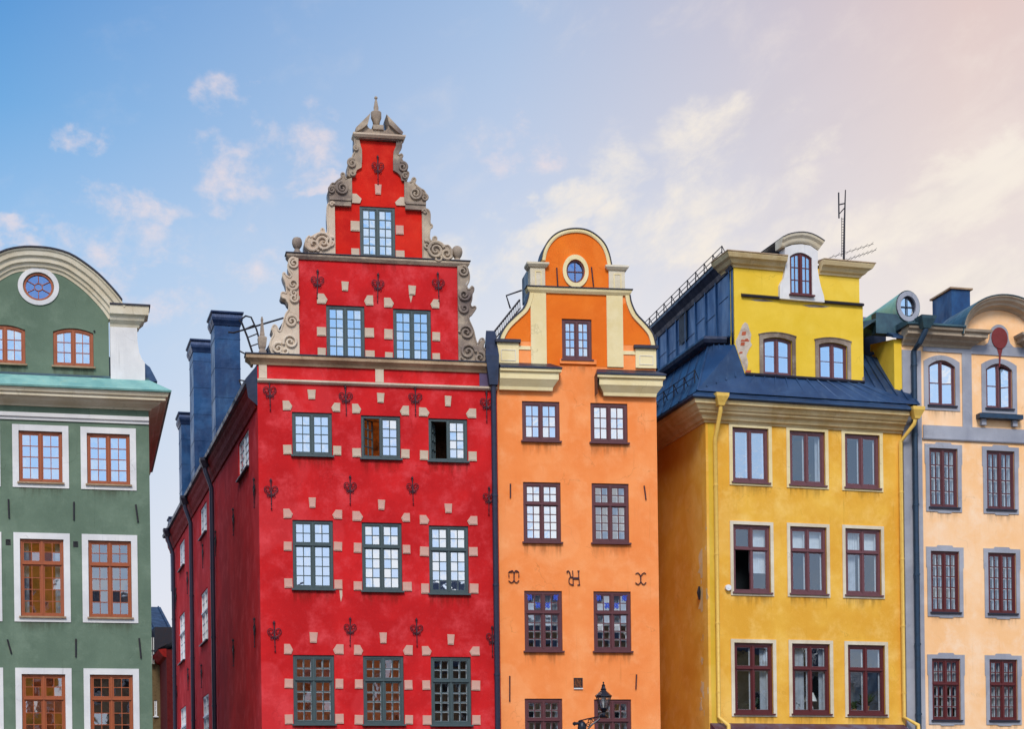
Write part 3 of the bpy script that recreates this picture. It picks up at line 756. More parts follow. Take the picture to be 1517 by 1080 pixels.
    scroll2(zs2, [(130, 140), (160, 175), (172, 230), (165, 280), (145, 318), (160, 350), (182, 345), (196, 325), (214, 335), (212, 365), (198, 392), (195, 440), (182, 490), (200, 514), (225, 508), (236, 525), (208, 565), (186, 592), (168, 585), (168, 630), (185, 670), (212, 730), (226, 790), (245, 850), (263, 845), (280, 812), (305, 805), (318, 825), (308, 860), (312, 890), (336, 920), (342, 970), (325, 1035)],
            [(120, 200, 42, 1.5, 90, -1, .04), (130, 410, 46, 1.5, 0, -1, .045), (130, 530, 38, 1.5, 150, 1, .045), (150, 745, 58, 1.7, 180, -1, .045), (165, 915, 62, 1.6, 0, 1, .045), (270, 970, 48, 1.5, 100, -1, .045), (110, 980, 30, 1, 0, -1, .035)],
            [(F.p(*zs2((325, 1035))[0])[0], zb - .1), (xA1, zb - .1), (xA1, zl - .1)])
    scroll2(zs3, [(425, 432), (404, 470), (400, 600), (408, 700), (405, 758), (385, 787), (367, 770), (364, 735), (345, 715), (326, 732), (325, 765), (270, 780), (207, 812), (185, 800), (160, 830), (150, 870), (160, 920), (190, 962)],
            [(345, 865, 92, 1.9, 160, -1, .05), (430, 870, 52, 1.2, 60, 1, .045), (240, 890, 66, 1.0, 200, 1, .045), (440, 460, 22, 1.1, 0, 1, .035), (300, 950, 40, .8, 0, 1, .035)],
            [(F.p(*zs3((190, 962))[0])[0], zl + .04), (xB0, zl + .04), (xB0, zk - .1)], 'stone_pale')
    scroll2(zs4, [(290, 425), (316, 450), (326, 500), (325, 580), (352, 608), (346, 635), (325, 650), (318, 740), (340, 782), (362, 775), (364, 745), (385, 732), (405, 747), (405, 785), (440, 800), (500, 832), (540, 832), (570, 865), (574, 930), (545, 992)],
            [(395, 880, 84, 1.9, 20, 1, .05), (300, 830, 44, 1.2, 120, -1, .045), (510, 920, 56, 1.3, -20, -1, .045), (275, 470, 22, 1.1, 180, -1, .035), (430, 955, 40, .8, 200, 1, .035)],
            [(F.p(*zs4((545, 992))[0])[0], zl + .04), (xB1, zl + .04), (xB1, zk - .1)])
    scroll2(zs3, [(605, 190), (586, 165), (582, 136), (562, 122), (545, 136), (545, 175), (502, 206), (468, 236), (440, 235), (415, 265), (406, 310), (414, 365)],
            [(552, 290, 62, 1.9, 90, 1, .045), (440, 310, 34, 1.3, 60, 1, .04)],
            [(F.p(*zs3((414, 365))[0])[0], zk + .13), (xc0, zk + .13), (xc0, F.p(*zs3((650, 175))[0])[1])])
    scroll2(zs4, [(110, 150), (130, 142), (140, 112), (162, 102), (178, 120), (168, 160), (202, 196), (245, 226), (275, 242), (300, 282), (308, 322), (288, 360)],
            [(178, 275, 62, 1.9, 80, -1, .045), (275, 320, 32, 1.3, 100, -1, .04)],
            [(F.p(*zs4((288, 360))[0])[0], zk + .13), (xc1, zk + .13), (xc1, F.p(*zs4((65, 140))[0])[1])])
    scroll2(zs5, [(150, 450), (148, 540), (172, 565), (165, 595), (130, 645), (112, 695), (76, 735), (72, 800), (64, 860), (74, 884)],
            [(115, 745, 44, 1.6, 60, 1, .045), (158, 585, 24, 1.2, 90, 1, .04), (120, 850, 26, 1.1, 0, -1, .035)],
            F.ps(zs5((148, 885), (152, 850), (168, 810), (217, 785), (222, 700), (222, 600), (205, 540), (192, 485))))
    scroll2(zs5, [(640, 470), (636, 570), (600, 632), (616, 652), (640, 640), (655, 660), (642, 690), (662, 730), (700, 790), (704, 830), (726, 852), (714, 900), (690, 930)],
            [(655, 785, 46, 1.6, 120, -1, .045), (680, 880, 28, 1.2, 60, 1, .035)],
            F.ps(zs5((645, 925), (630, 870), (600, 840), (555, 815), (555, 690), (560, 610), (585, 550), (590, 495))))
    # broken pediment
    q = lambda *a: F.ps(zs5(*a))
    ped = MB().prism(q((152, 480), (152, 385), (275, 342), (290, 368), (312, 382), (335, 385), (445, 388), (465, 400), (490, 380), (497, 350), (600, 425), (642, 450), (640, 495), (600, 505), (190, 478)), -.14, .42)
    o = H.part('pediment', ped, 'stone')
    for l in (q((150, 382), (306, 226), (290, 290), (276, 345), (215, 392), (152, 425)), q((476, 240), (654, 430), (640, 452), (600, 432), (505, 345), (492, 290))):
        obj('raking_cornice', MB().prism(l, -.26, .42).mesh('raking_cornice', 'stone'), o, Matrix.Identity(4))
    x0 = q((150, 0))[0][0]; x1 = q((642, 0))[0][0]; zz = q((190, 470))[0][1]; zz = (zz + q((600, 490))[0][1])/2
    obj('moulding', MB().sweep([(x0, .3), (x0, -.14), (x1, -.14), (x1, .3)], [(0, 0), (.04, 0), (.1, .07), (.1, .12), (0, .14)], base=zz).mesh('moulding', 'stone_pale'), o, Matrix.Identity(4))
    obj('metal_backing', MB().prism(q((150, 500), (150, 380), (306, 226), (290, 290), (276, 345), (335, 385), (445, 388), (492, 350), (476, 240), (654, 430), (640, 500)), .425, .66).mesh('metal_backing', 'roof_blue'), o, Matrix.Identity(4))
    (a, b), (c, d) = q((335, 388), (447, 347)); obj('pedestal', MB().box(a, c, -.2, .3, b, d).mesh('pedestal', 'stone'), o, Matrix.Identity(4))
    def finial(zz, cx, base, prof, name, label, sq=False):
        k = F.p(*zz((cx+1, base))[0])[0] - F.p(*zz((cx, base))[0])[0]; x, z = F.p(*zz((cx, base))[0])
        H.part(name, MB().lathe([(r*k, (base - y)*k) for r, y in prof], x, .08, z, 20, sq), 'stone', label=label, smooth=not sq)
    finial(zs5, 381, 348, [(42, 348), (40, 338), (28, 330), (26, 316), (36, 305), (40, 280), (56, 240), (56, 182), (50, 175), (30, 170), (24, 160), (27, 130), (20, 100), (14, 60), (9, 48), (11, 38), (18, 30), (18, 20), (10, 10), (0, 8)], 'urn_finial', 'slender urn finial on the peak')
    finial(zs3, 76, 965, [(40, 965), (38, 945), (30, 935), (26, 920), (34, 910), (45, 895), (53, 870), (55, 850), (50, 820), (38, 802), (20, 795), (0, 792)], 'ball_finial', None)
    finial(zs4, 634, 1000, [(48, 1000), (46, 975), (34, 965), (28, 950), (36, 940), (48, 920), (56, 892), (57, 875), (50, 845), (36, 828), (20, 820), (0, 818)], 'ball_finial', None)
    finial(zs1, 54, 985, [(34, 985), (34, 965), (28, 955), (24, 940), (32, 920), (40, 850), (40, 840), (20, 822), (21, 805), (19, 795), (9, 690), (11, 680), (11, 668), (6, 660), (8, 652), (0, 645)], 'obelisk_finial', None, True)
    # iron wall anchors
    for u, v in ((399.5, 583), (512, 591), (615, 592), (720.5, 600), (401.5, 730), (518.5, 724), (611, 725), (724, 740), (406.5, 941), (518.5, 934), (617, 935), (729, 948), (470, 419), (559.5, 424), (649, 423), (559.5, 250)):
        x, z = F.p(u, v); obj('wall_anchor', ANCHOR, H.root, Matrix.Translation((x, 0, z)) @ Matrix.Rotation(random.uniform(-.035, .035), 4, 'Y') @ Matrix.Diagonal((random.uniform(.85, 1.02), 1, random.uniform(.92, 1.04), 1)))
    # small paint runs under two of the blocks
    for u0, v0, u1, v1 in ((503, 875, 507, 890), (606, 437, 611, 446)):
        (a, b), (c, d) = F.p(u0, v1), F.p(u1, v0); H.part('paint_run', MB().prism([(a, d), (a + .02, b + .1), ((a+c)/2, b - .05), (c, b + .15), (c, d)], -.004, .002), 'stone_pale')
    # ---------------- side wall towards the lane
    S = FRS; I = Matrix.Identity(4)
    sb = S.p(255.5, 900)[0]                                                 # far end (negative)
    he = S.p(383, 574)[1]                                                 # eaves height at the front corner
    he = (he + S.p(256, 800)[1])/2 + .25
    sst = dict(frame='white_paint', cols=2, rows=[4], ft=.05, rec=.04, room='room_pale', glass='glass', bar=.03)
    def sidewin(u0, u1, vt, vb, rows, split=.62):
        x0, zt = S.p(u0, vt); x1, _ = S.p(u1, vt); _, zb2 = S.p(u0, vb)
        H.win(None, dict(sst, rows=rows, split=split, sillmat='dark_flash'), F=S, fixed=((x0+x1)/2, zb2, x1-x0, zt-zb2))
    sidewin(353, 368.5, 659, 714, [4]); sidewin(296.5, 306, 757, 801, [3]); sidewin(265.5, 273.3, 809, 848, [3])
    sidewin(297.5, 307.5, 882, 958, [3, 2]); sidewin(265.5, 273.5, 915, 986, [3, 2]); sidewin(300, 309, 1034, 1112, [3, 2]); sidewin(267, 275.5, 1052, 1125, [3, 2])
    mb = MB().prism([(sb, 0), (-.0, 0), (-.0, he), (sb, he)], 0, .4, H.holes.pop(id(S)), rev=.3)
    H.part('side_wall', mb, 'red', S)
    H.part('side_cornice', MB().sweep([(sb - .2, 0), (-.1, 0)], [(0, -.8), (.06, -.8), (.09, -.66), (.16, -.52), (.19, -.32), (.26, -.2), (.28, -.06), (0, -.04)], base=he), 'cornice_red', S)
    H.part('gutter', MB().sweep([(sb - .3, 0), (-.05, 0)], [(.24, -.08), (.38, -.06), (.41, .05), (.34, .09), (0, .06), (0, -.02)], base=he), 'roof_dark', S)
    for pp in ([(303, 690, -.62), (306, 712, -.62), (316, 712, -.12), (319, 1130, -.12)], [(275, 745, -.62), (278, 763, -.62), (284.5, 768, -.12), (285.5, 1130, -.12)], [(248, 793, -.62), (249, 806, -.62), (257.5, 815, -.12), (255, 1130, -.12)]):
        x0 = S.p(pp[2][0], 900, -.12)[0]; z0 = he - .0
        m = MB().tube([(x0, -.36, z0 - .05), (x0, -.36, z0 - .45), (x0, -.13, z0 - 1.1), (x0, -.13, .2)], .085, 10)
        k = 2.0
        while k < z0 - 2: m.tube([(x0, -.13, k), (x0, -.13, k+.06)], .1, 10); k += 2.6
        H.part('downpipe', m, 'pipe_dark', S, smooth=True)
        H.part('hopper', MB().lathe([(.1, -.35), (.2, -.1), (.2, .0)], x0, -.36, z0, sq=True), 'dark_flash', S)
    thin = ANCHOR.copy(); thin.materials.clear(); thin.materials.append(MATS['iron_dark'])
    for u, v in ((378.5, 728), (347.5, 771), (379, 935), (347.5, 965), (321, 803), (302, 822), (279, 862), (262, 885), (300, 1000), (280, 1005), (263, 1030)):
        x, z = S.p(u, v); obj('wall_anchor', thin, H.root, H.rel(S, (x, 0, z)))
    # roof: ridge behind the gable, running back
    B = -sb
    def loc(x, back, z): p = FR.I @ FRS.w(-back, x, z); return (p.x, p.y, p.z)     # x from the side wall inwards
    Wd = W - .3; zr = F.p(557, 262)[1]; f = .65
    r = MB(); A0 = loc(-.3, f, he + .1); A1 = loc(-.3, B, he + .1); R0 = loc(Wd/2, f, zr); R1 = loc(Wd/2, B, zr); C0 = loc(Wd, f, he + .1); C1 = loc(Wd, B, he + .1)
    r.quad(A0, R0, R1, A1); r.quad(R0, C0, C1, R1); r.quad(A1, R1, C1); r.quad(A0, C0, R0)
    r.add([loc(-.38, .0, he + .08), loc(-.3, .0, he - .5), loc(.0, .0, he - .75), loc(.0, .0, zc0), loc(-.3, f, he + .1), loc(.1, f, zc0)], [(0, 1, 2, 3), (0, 3, 5, 4)])
    H.part('roof', r, 'roof_dark')
    H.part('back_wall', MB().add([loc(0.01, B, 0), loc(Wd, B, 0), loc(Wd, B, he), loc(0.01, B, he)], [(0, 1, 2, 3)]), 'red')
    # chimneys clad in blue sheet, on the lane side of the roof
    def chim(u0, u1, utop, vtop, inset, wid, dep, label, base):
        x1 = S.p(u1, 600, inset)[0]; z1 = S.p(u1, vtop, inset)[1]; x0 = x1 - dep
        m = MB(); z = base
        k = z1 - .55
        m.box(x0, x1, inset, inset + wid, he - 2.2, k)
        zz = he - .5
        while zz < k: m.box(x0 - .012, x1 + .012, inset - .012, inset + wid + .012, zz, zz + .03); zz += 1.15
        o = H.part('chimney', m, 'chimney_blue', S, label=label)
        cr = [(x0, inset), (x1, inset), (x1, inset + wid), (x0, inset + wid)]
        c = MB().sweep(cr, [(-.3, 0), (.03, 0), (.05, .08), (.1, .2), (.11, .3), (.08, .42), (.14, .48), (.14, .54), (-.3, .6)], base=k, closed=True); c.box(x0 + .05, x1 - .05, inset + .05, inset + wid - .05, k + .3, k + .56)
        obj('chimney_cap', c.mesh('chimney_cap', 'chimney_cap'), o, Matrix.Identity(4))
    chim(315, 319, 319, 456, .35, 1.0, 1.3, 'tallest blue clad chimney, nearest the gable', 0)
    chim(281, 287, 287, 499, .35, 1.0, 1.6, 'second blue clad chimney', 0)
    chim(265, 268, 268, 611, .3, .9, 1.2, 'third and lower blue clad chimney', 0)
    chim(248, 251.5, 251.5, 770, .2, .5, .7, 'small far chimney', 0)
    # roof ladder and stay rod beside the chimney
    y = 3.2
    q3 = lambda l: [(F.p(u, v, y)[0], y, F.p(u, v, y)[1]) for u, v in l]
    m = MB(); l1 = q3([(354, 474), (358, 478), (366, 498), (377, 532)]); l2 = q3([(357, 473), (364, 468), (372, 470), (380, 488), (389, 520)])
    m.tube(l1, .035, 6); m.tube(l2, .03, 6)
    for a, b in (((362, 488), (377, 481)), ((367, 500), (382, 494)), ((371, 513), (386, 508)), ((375, 526), (389, 521))): m.tube(q3([a, b]), .022, 5)
    m.tube(q3([(355, 520), (378, 532)]), .025, 5)
    H.part('roof_ladder', m, 'iron_dark', smooth=True); m = MB(); m.tube(q3([(354, 563), (372, 566)]), .025, 5); m.tube(q3([(354, 563), (362, 582)]), .025, 5); m.tube(q3([(365, 562), (357, 590)]), .025, 5)
    H.part('ladder_brace', m, 'iron_dark', smooth=True)
    H.part('stay_rod', MB().tube(q3([(338, 492), (346, 493), (420, 471)]), .03, 6), 'iron_dark')
red_house()

# ================================================================== ORANGE HOUSE
def orange_house():
    F = FO; H = House('curved_gable_house', F, 'narrow orange house with rounded cream edged gable and oval window')
    W = sx(F, (978, 1080), (973, 600)); zo = Z(3.857, 700, 320)
    q = lambda *a: F.ps(zo(*a))
    st = dict(frame='wood_plum', cols=2, rows=[3], inner='white_paint', room='room_dark', ft=.1)
    tr = dict(st, rows=[4, 2], split=.66)
    rows = [([(774, 594.8, 829.5, 653.5), (876, 598, 929.5, 655.5)], st, 'room_pale'),
            ([(776, 715, 831.5, 803.5), (877.7, 716.4, 932.3, 805)], tr, 'room_pale'),
            ([(777.8, 876, 833.6, 965), (880.8, 877, 935, 965)], dict(tr, glass='glass_low'), 'room_dark'),
            ([(778.5, 1035.5, 834, 1124), (881.8, 1036.5, 935.5, 1125)], dict(tr, glass='glass_low'), 'room_dark')]
    for ri, (bx, s_, rm) in enumerate(rows):
        size = None
        for wi, b in enumerate(bx):
            if ri == 1 and wi == 1: s_ = dict(s_, glass='glass_low')
            cu = [dict(drop=.56, mat='blind')] if ri == 2 else ([dict(drop=1, x0=0, x1=.16), dict(drop=1, x0=.84, x1=1)] if ri == 3 or (ri == 1 and wi == 1) else None)
            o, g = H.win(b, s_, size=size, room=rm, curt=cu); size = size or g[2:]
            if ri == 2:   # blue swirls printed on four of the upper panes
                w, h = g[2], g[3]; k = 0
                for (cx, cz) in ((-.345, .895), (.345, .895), (-.13, .765), (.13, .765)):
                    x = cx*w*1.02; z = cz*h; y = .075; s = .085
                    m = MB(); pts = [(-1, .9), (-.5, 1), (-.25, .2), (-.6, -.7), (-.1, -1), (.15, -.2), (.1, .6), (.5, .95), (.8, .3), (.65, -.6), (1, -1)]
                    if k % 2: pts = [(-a, b) for a, b in pts]
                    pts = catmull([(a*s, b*s) for a, b in pts], 3)
                    m.tube([(x + a, y, z + b) for a, b in pts], .017, 5); m.tube([(x + b*.8, y, z + a*.8) for a, b in pts], .010, 5); k += 1
                    obj('printed_pattern', m.mesh('printed_pattern', 'blue_print'), o, Matrix.Identity(4))
    H.win((833, 472.5, 877, 533), dict(st, rows=[4], glass='glass_sky'), room='room_pale')
    zb1 = hz(F, (785, 433), (930, 437.5)); zb0 = hz(F, (809, 434), (898, 438))
    oculus = oculus_window(H, F, 852.5, 402, .31, .385, 'wood_plum', 'cross', glassm='glass_stained')
    # outline of the whole front: body, flanks with quarter curves, upper tier with its arch
    zbody = hz(F, (742, 560), (973, 575))
    Lc = q((160, 715), (170, 680), (200, 630), (250, 580), (300, 532), (322, 480), (330, 440)); Rc = q((888, 455), (896, 500), (925, 565), (975, 620), (1018, 675), (1036, 742))
    Lc = catmull(Lc, 3); Rc = catmull(Rc, 3)
    zcap0 = hz(F, (742, 538), (968, 548))
    xl0, xr1 = .02, W - .02
    body = [(0, 0), (W, 0), (W, zcap0)] + [(W - .02, Rc[-1][1])] + Rc[::-1] + [(Rc[0][0], zb1), (Lc[-1][0], zb1)] + Lc[::-1] + [(0, Lc[0][1]), (0, zcap0)]
    arc = q((412, 255), (422, 205), (445, 160), (482, 122), (530, 100), (590, 92), (648, 100), (698, 128), (738, 170), (762, 225), (776, 292))
    arc = catmull(arc, 4)
    xs0, xs1 = sx(F, (785, 400)), sx(F, (925, 405))
    tier = [(arc[0][0], zb1), (arc[-1][0], zb1)] + arc[::-1]
    hs = H.holes.pop(id(F))
    H.part('wall', MB().prism(body, 0, .4, [h for h in hs if h[0][1] < zb1 - .6 and max(p[1] for p in h) < zb1], rev=.3), 'orange')
    H.part('gable_wall', MB().prism(tier, .0, .4, [h for h in hs if max(p[1] for p in h) > zb1], rev=.3), 'orange_deep')
    H.part('metal_backing', MB().prism(tier, .405, 1.4), 'roof_dark')
    H.part('metal_backing', MB().prism([(xs0, zb1), (xs1, zb1), (xs1, hz(F, (925, 400))), (xs0, hz(F, (783, 393)))], .41, 1.5), 'roof_dark')
    H.part('metal_backing', MB().prism([(.1, zcap0), (W-.1, zcap0)] + Rc[::-1] + [(Rc[0][0], zb1-.02), (Lc[-1][0], zb1-.02)] + Lc[::-1], .41, 1.1), 'roof_dark')
    # deeper orange fields of the gable, 4 mm proud
    c0, c1 = sx(F, (809, 480)), sx(F, (898.5, 480)); zf = hz(F, (809, 540), (898, 545))
    wy = [h for h in hs if h[0][1] < zb1 - .6][-1]
    H.part('gable_field', MB().prism([(c0, zf), (c1, zf), (c1, zb0), (c0, zb0)], -.006, .003, [wy]), 'orange_deep')
    fl = [(Lc[0][0] + .12, Lc[0][1] + .02)] + [(x + .1, z - .08) for x, z in Lc[2:-2]]
    xA = sx(F, (786, 480)); fl += [(xA, Lc[-1][1] - .3), (xA, Lc[0][1] + .02)]
    H.part('gable_field', MB().prism(fl, -.006, .003), 'orange_deep')
    xB = sx(F, (922.5, 480)); fr_ = [(xB, Rc[-1][1]), (xB, Rc[0][1] - .3)] + [(x - .1, z - .08) for x, z in Rc[2:-2]] + [(Rc[-1][0] - .12, Rc[-1][1])]
    H.part('gable_field', MB().prism(fr_, -.006, .003), 'orange_deep')
    # cream dressings
    def cream(name, x0, x1, z0, z1, out=.05, mat='cream'): H.part(name, MB().box(x0, x1, -out, .01, z0, z1), mat)
    cream('pilaster', xA, c0, zf, zb0); cream('pilaster', c1, xB, zf, zb0)
    copL = MB().sweep(Lc, [(-.1, -.07), (.03, -.07), (.05, -.02), (.05, .38), (-.1, .0)], 'xz'); copR = MB().sweep(Rc, [(-.1, -.07), (.03, -.07), (.05, -.02), (.05, .38), (-.1, .0)], 'xz')
    for c, l in ((copL, Lc), (copR, Rc)):
        o = H.part('coping', c, 'cream'); obj('flashing', MB().sweep(l, [(.035, -.1), (.075, -.1), (.075, .5), (.052, .5)], 'xz').mesh('flashing', 'dark_flash'), o, Matrix.Identity(4))
    cp = MB().sweep(arc, [(-.02, -.04), (.03, -.06), (.07, -.05), (.1, -.03), (.1, .38), (-.02, .38)], 'xz')
    o = H.part('coping', cp, 'cream'); obj('flashing', MB().sweep(arc, [(.102, -.07), (.13, -.07), (.13, .7), (.102, .7)], 'xz').mesh('flashing', 'dark_flash'), o, Matrix.Identity(4))
    zsh0, zsh1 = hz(F, (785, 397), (920, 402)), hz(F, (785, 390), (920, 396))
    for x0, x1 in ((xs0, arc[0][0]), (arc[-1][0], xs1)):
        o = H.part('shoulder_block', MB().box(x0, x1, -.06, .4, zb1, zsh1), 'beige')
        obj('cap_moulding', MB().sweep([(x0, .4), (x0, -.06), (x1, -.06), (x1, .4)], [(0, 0), (.05, .02), (.12, .1), (.12, .16), (0, .16)], base=zsh0).mesh('cap_moulding', 'beige'), o, Matrix.Identity(4))
        a, b = x0 + .16, x1 - .12; c, d = zb1 + .12, zsh0 - .1
        obj('inset_panel', MB().prism([(a, c), (b, c), (b, d), (a, d)], -.075, -.058, [[(a+.03, c+.03), (b-.03, c+.03), (b-.03, d-.03), (a+.03, d-.03)]]).mesh('inset_panel', 'cream'), o, Matrix.Identity(4))
    cx0, cx1 = xs0 + .02, xs1 + .08
    o = H.part('string_course', MB().sweep([(cx0, .3), (cx0, 0), (cx1, 0), (cx1, .3)], [(0, 0), (.06, 0), (.12, .08), (.14, .16), (0, .17)], base=zb0), 'cream')
    obj('flashing', MB().sweep([(cx0, .3), (cx0, 0), (cx1, 0), (cx1, .3)], [(-.2, .172), (.17, .172), (.17, .2), (-.2, .21)], base=zb0).mesh('flashing', 'dark_flash'), o, Matrix.Identity(4))
    cx, cz = oculus; H.part('oculus_surround', MB().prism(ell(cx, cz, .43, .54), -.05, .01, [ell(cx, cz, .31, .385)]), 'cream')
    # pedestal blocks at the feet of the curves
    for (xa, xb, xc, v0, v1) in ((.02, sx(F, (768, 520)), sx(F, (786, 520)), (742, 508), (768, 509)), (sx(F, (941, 530)), W - .0, sx(F, (922.5, 530)), (941, 516.5), (968, 518))):
        zt_ = hz(F, v0, v1); zq = zcap0
        o = H.part('pedestal_block', MB().box(xa, xb, -.07, .35, zq, zt_), 'cream')
        obj('inset_panel', MB().prism([(xa+.12, zq+.1), (xb-.1, zq+.1), (xb-.1, zt_-.22), (xa+.12, zt_-.22)], -.085, -.068, [[(xa+.15, zq+.13), (xb-.13, zq+.13), (xb-.13, zt_-.25), (xa+.15, zt_-.25)]]).mesh('inset_panel', 'beige'), o, Matrix.Identity(4))
        obj('flashing', MB().box(xa - .06, xb + .06, -.16, .4, zt_, zt_ + .1).mesh('flashing', 'dark_flash'), o, Matrix.Identity(4))
        lo, hi = sorted((xb if xa < 1 else xa, xc))
        H.part('band', MB().box(lo, hi, -.03, .01, zt_ - .2, zt_ - .08), 'cream')
    # two lengths of eaves box
    for u0, u1, vt, vb, x0f, x1f in ((742.8, 833, (742, 544), (742, 574), 0.0, None), (886, 988, (886, 554), (886, 583), None, None)):
        y0 = -.42
        xa = F.p(u0, 560, y0)[0] if u0 > 800 else .06; xb = F.p(u1, 560, y0)[0]
        if u1 > 900: xb = W + .12
        zt_ = F.p(vt[0], vt[1], y0)[1]; zz = F.p(vb[0], vb[1], y0)[1]; hh = zt_ - zz; xa += .4 if u0 > 800 else 0; xb -= .32 if u0 > 800 else .44
        pr = [(0, 0), (.16, 0), (.18, hh*.16), (.3, hh*.42), (.34, hh*.5), (.34, hh*.8), (.42, hh*.86), (.42, hh), (0, hh)]
        path = [(xa, .2), (xa, 0), (xb, 0), (xb, .2)] if u0 > 800 else [(xa, 0), (xb, 0), (xb, .2)]
        o = H.part('eaves_cornice', MB().sweep(path, pr, base=zz), 'cream')
        a_, b_ = (xa - .44, xb + .44) if u0 > 800 else (xa, xb + .44)
        m = MB().add([(a_, -.46, zt_), (b_, -.46, zt_), (b_, .02, zt_), (a_, .02, zt_), (a_, -.46, zt_+.05), (b_, -.46, zt_+.05), (b_-.3, .0, zt_+.27), (a_+(.1 if u0 > 800 else 0), .0, zt_+.27)],
                     [(0, 3, 2, 1), (0, 1, 5, 4), (1, 2, 6, 5), (4, 5, 6, 7), (2, 3, 7, 6), (3, 0, 4, 7)])
        obj('metal_cover', m.mesh('metal_cover', 'roof_dark'), o, Matrix.Identity(4))
        if u0 > 800: obj('end_sheet', MB().box(xa - .43, xa - .425, -.44, .0, zz + .0, zt_ - .003).mesh('end_sheet', 'dark_flash'), o, Matrix.Identity(4))
    # ledge under gable window
    (a, b), (c, d) = F.p(829, 539), F.p(883, 534); H.part('window_ledge', MB().box(a, c, -.07, .01, b, d), 'orange')
    for s in ((824.5, 397, 826, 424), (876, 396, 879, 424), (756, 717, 756, 738), (954, 720, 956.8, 741), (755, 1002, 755, 1040), (942.7, 1000, 941.8, 1022)): slit(H, F, *s, t=.045, mat='iron')
    (a, b), (c, d) = F.p(850, 1020), F.p(863, 1005)
    o = H.part('vent', MB().prism([(a, b), (c, b), (c, d), (a, d)], -.02, .05, [[(a+.03, b+.03), (c-.03, b+.03), (c-.03, d-.03), (a+.03, d-.03)]]).box(a, c, .0, .04, b, d), 'iron_dark')
    H.part('vent_sill', MB().box(a, c, -.05, .01, b - .04, b), 'white')
    # wrought iron monograms
    zm = Z(4.154, 720, 820)
    def iron(paths):
        m = MB()
        for p in paths: m.tube([(x, -.035, z) for x, z in catmull(F.ps(zm(*p)), 4)], .017, 5)
        H.part('iron_monogram', m, 'iron', smooth=True)
    iron([[(148, 118), (160, 108), (171, 125), (172, 148), (170, 170), (156, 182), (138, 170)], [(193, 112), (182, 108), (173, 125), (171, 148), (174, 172), (188, 182), (202, 168)], [(137, 122), (148, 112), (160, 118)], [(202, 124), (194, 112), (184, 118)], [(140, 150), (140, 132)], [(201, 150), (201, 132)]])
    iron([[(919, 128), (932, 122), (946, 135), (952, 158), (948, 182), (934, 193), (918, 182)], [(983, 128), (970, 122), (956, 135), (950, 158), (956, 182), (970, 193), (984, 180)]])
    iron([[(532, 108), (534, 150), (536, 197)], [(568, 110), (570, 150), (574, 196)], [(534, 152), (570, 152)], [(534, 158), (570, 158)], [(536, 150), (520, 148), (510, 162), (512, 185), (526, 194), (536, 194)], [(500, 124), (497, 114), (506, 110), (514, 122), (520, 146), (532, 150)], [(562, 110), (574, 110)], [(562, 196), (578, 196)], [(526, 197), (540, 197)]])
    # sides, roof
    B = 16.0
    zr = F.p(852, 400)[1]; ze = zcap0 + .1
    for x in (.0, W): H.part('side_wall', MB().box(x - (.0 if x == 0 else .3), x + (.3 if x == 0 else 0), .4, B, 0, ze - .25), 'orange')
    r = MB(); r.quad((-.2, .45, ze), (W/2, .45, zr), (W/2, B, zr), (-.2, B, ze)); r.quad((W/2, .45, zr), (W+.2, .45, ze), (W+.2, B, ze), (W/2, B, zr)); r.quad((-.2, B, ze), (W/2, B, zr), (W+.2, B, ze))
    n = 14
    for i in range(n):
        yy = .8 + i*(B-1)/n; r.tube([(-.2, yy, ze+.03), (W/2, yy, zr+.03), (W+.2, yy, ze+.03)], .03, 4)
    H.part('roof', r, 'roof_blue')
    # roof stair with railing on the left slope
    y = 2.4
    q3 = lambda l, yy=y: [(F.p(u, v, yy)[0], yy, F.p(u, v, yy)[1]) for u, v in l]
    m = MB(); m.tube(q3([(770, 444), (719, 508)]), .035, 6); m.tube(q3([(771, 456), (722, 516)]), .025, 5)
    for i in range(18):
        t = i/17; a = (770 - 50*t, 445 + 62*t); m.tube(q3([a, (a[0] + .5, a[1] + 11)]), .014, 4)
    m.tube(q3([(756, 457), (750, 438), (773, 430)]), .03, 5)
    H.part('roof_railing', m, 'iron_dark', smooth=True)
    # gutter box and downpipe in the joint with the red house
    m = MB().add([(-.28, -.3, zbody - .2), (.0, -.3, zbody - .2), (.0, .1, zbody - .2), (-.28, .1, zbody - .2), (-.4, -.32, zbody + .75), (.04, -.32, zbody + .75), (.04, .1, zbody + .75), (-.4, .1, zbody + .75)], [(0,3,2,1),(4,5,6,7),(0,1,5,4),(1,2,6,5),(2,3,7,6),(3,0,4,7)])
    m.add([(-.4, -.32, zbody + .75), (.04, -.32, zbody + .75), (.02, .3, zbody + 1.7), (-.28, .3, zbody + 1.7), (-.4, .1, zbody + .75), (.04, .1, zbody + .75)], [(0, 1, 2, 3), (0, 3, 4), (1, 5, 2), (3, 2, 5, 4)])
    H.part('gutter_box', m, 'roof_dark')
    m = MB().tube([(-.13, -.16, zbody - .15), (-.13, -.13, zbody - .6), (-.13, -.13, .1)], .095, 10); k = 1.5
    while k < zbody - 1: m.tube([(-.13, -.13, k), (-.13, -.13, k+.07)], .112, 10); k += 2.9
    H.part('downpipe', m, 'pipe_dark', smooth=True)
orange_house()

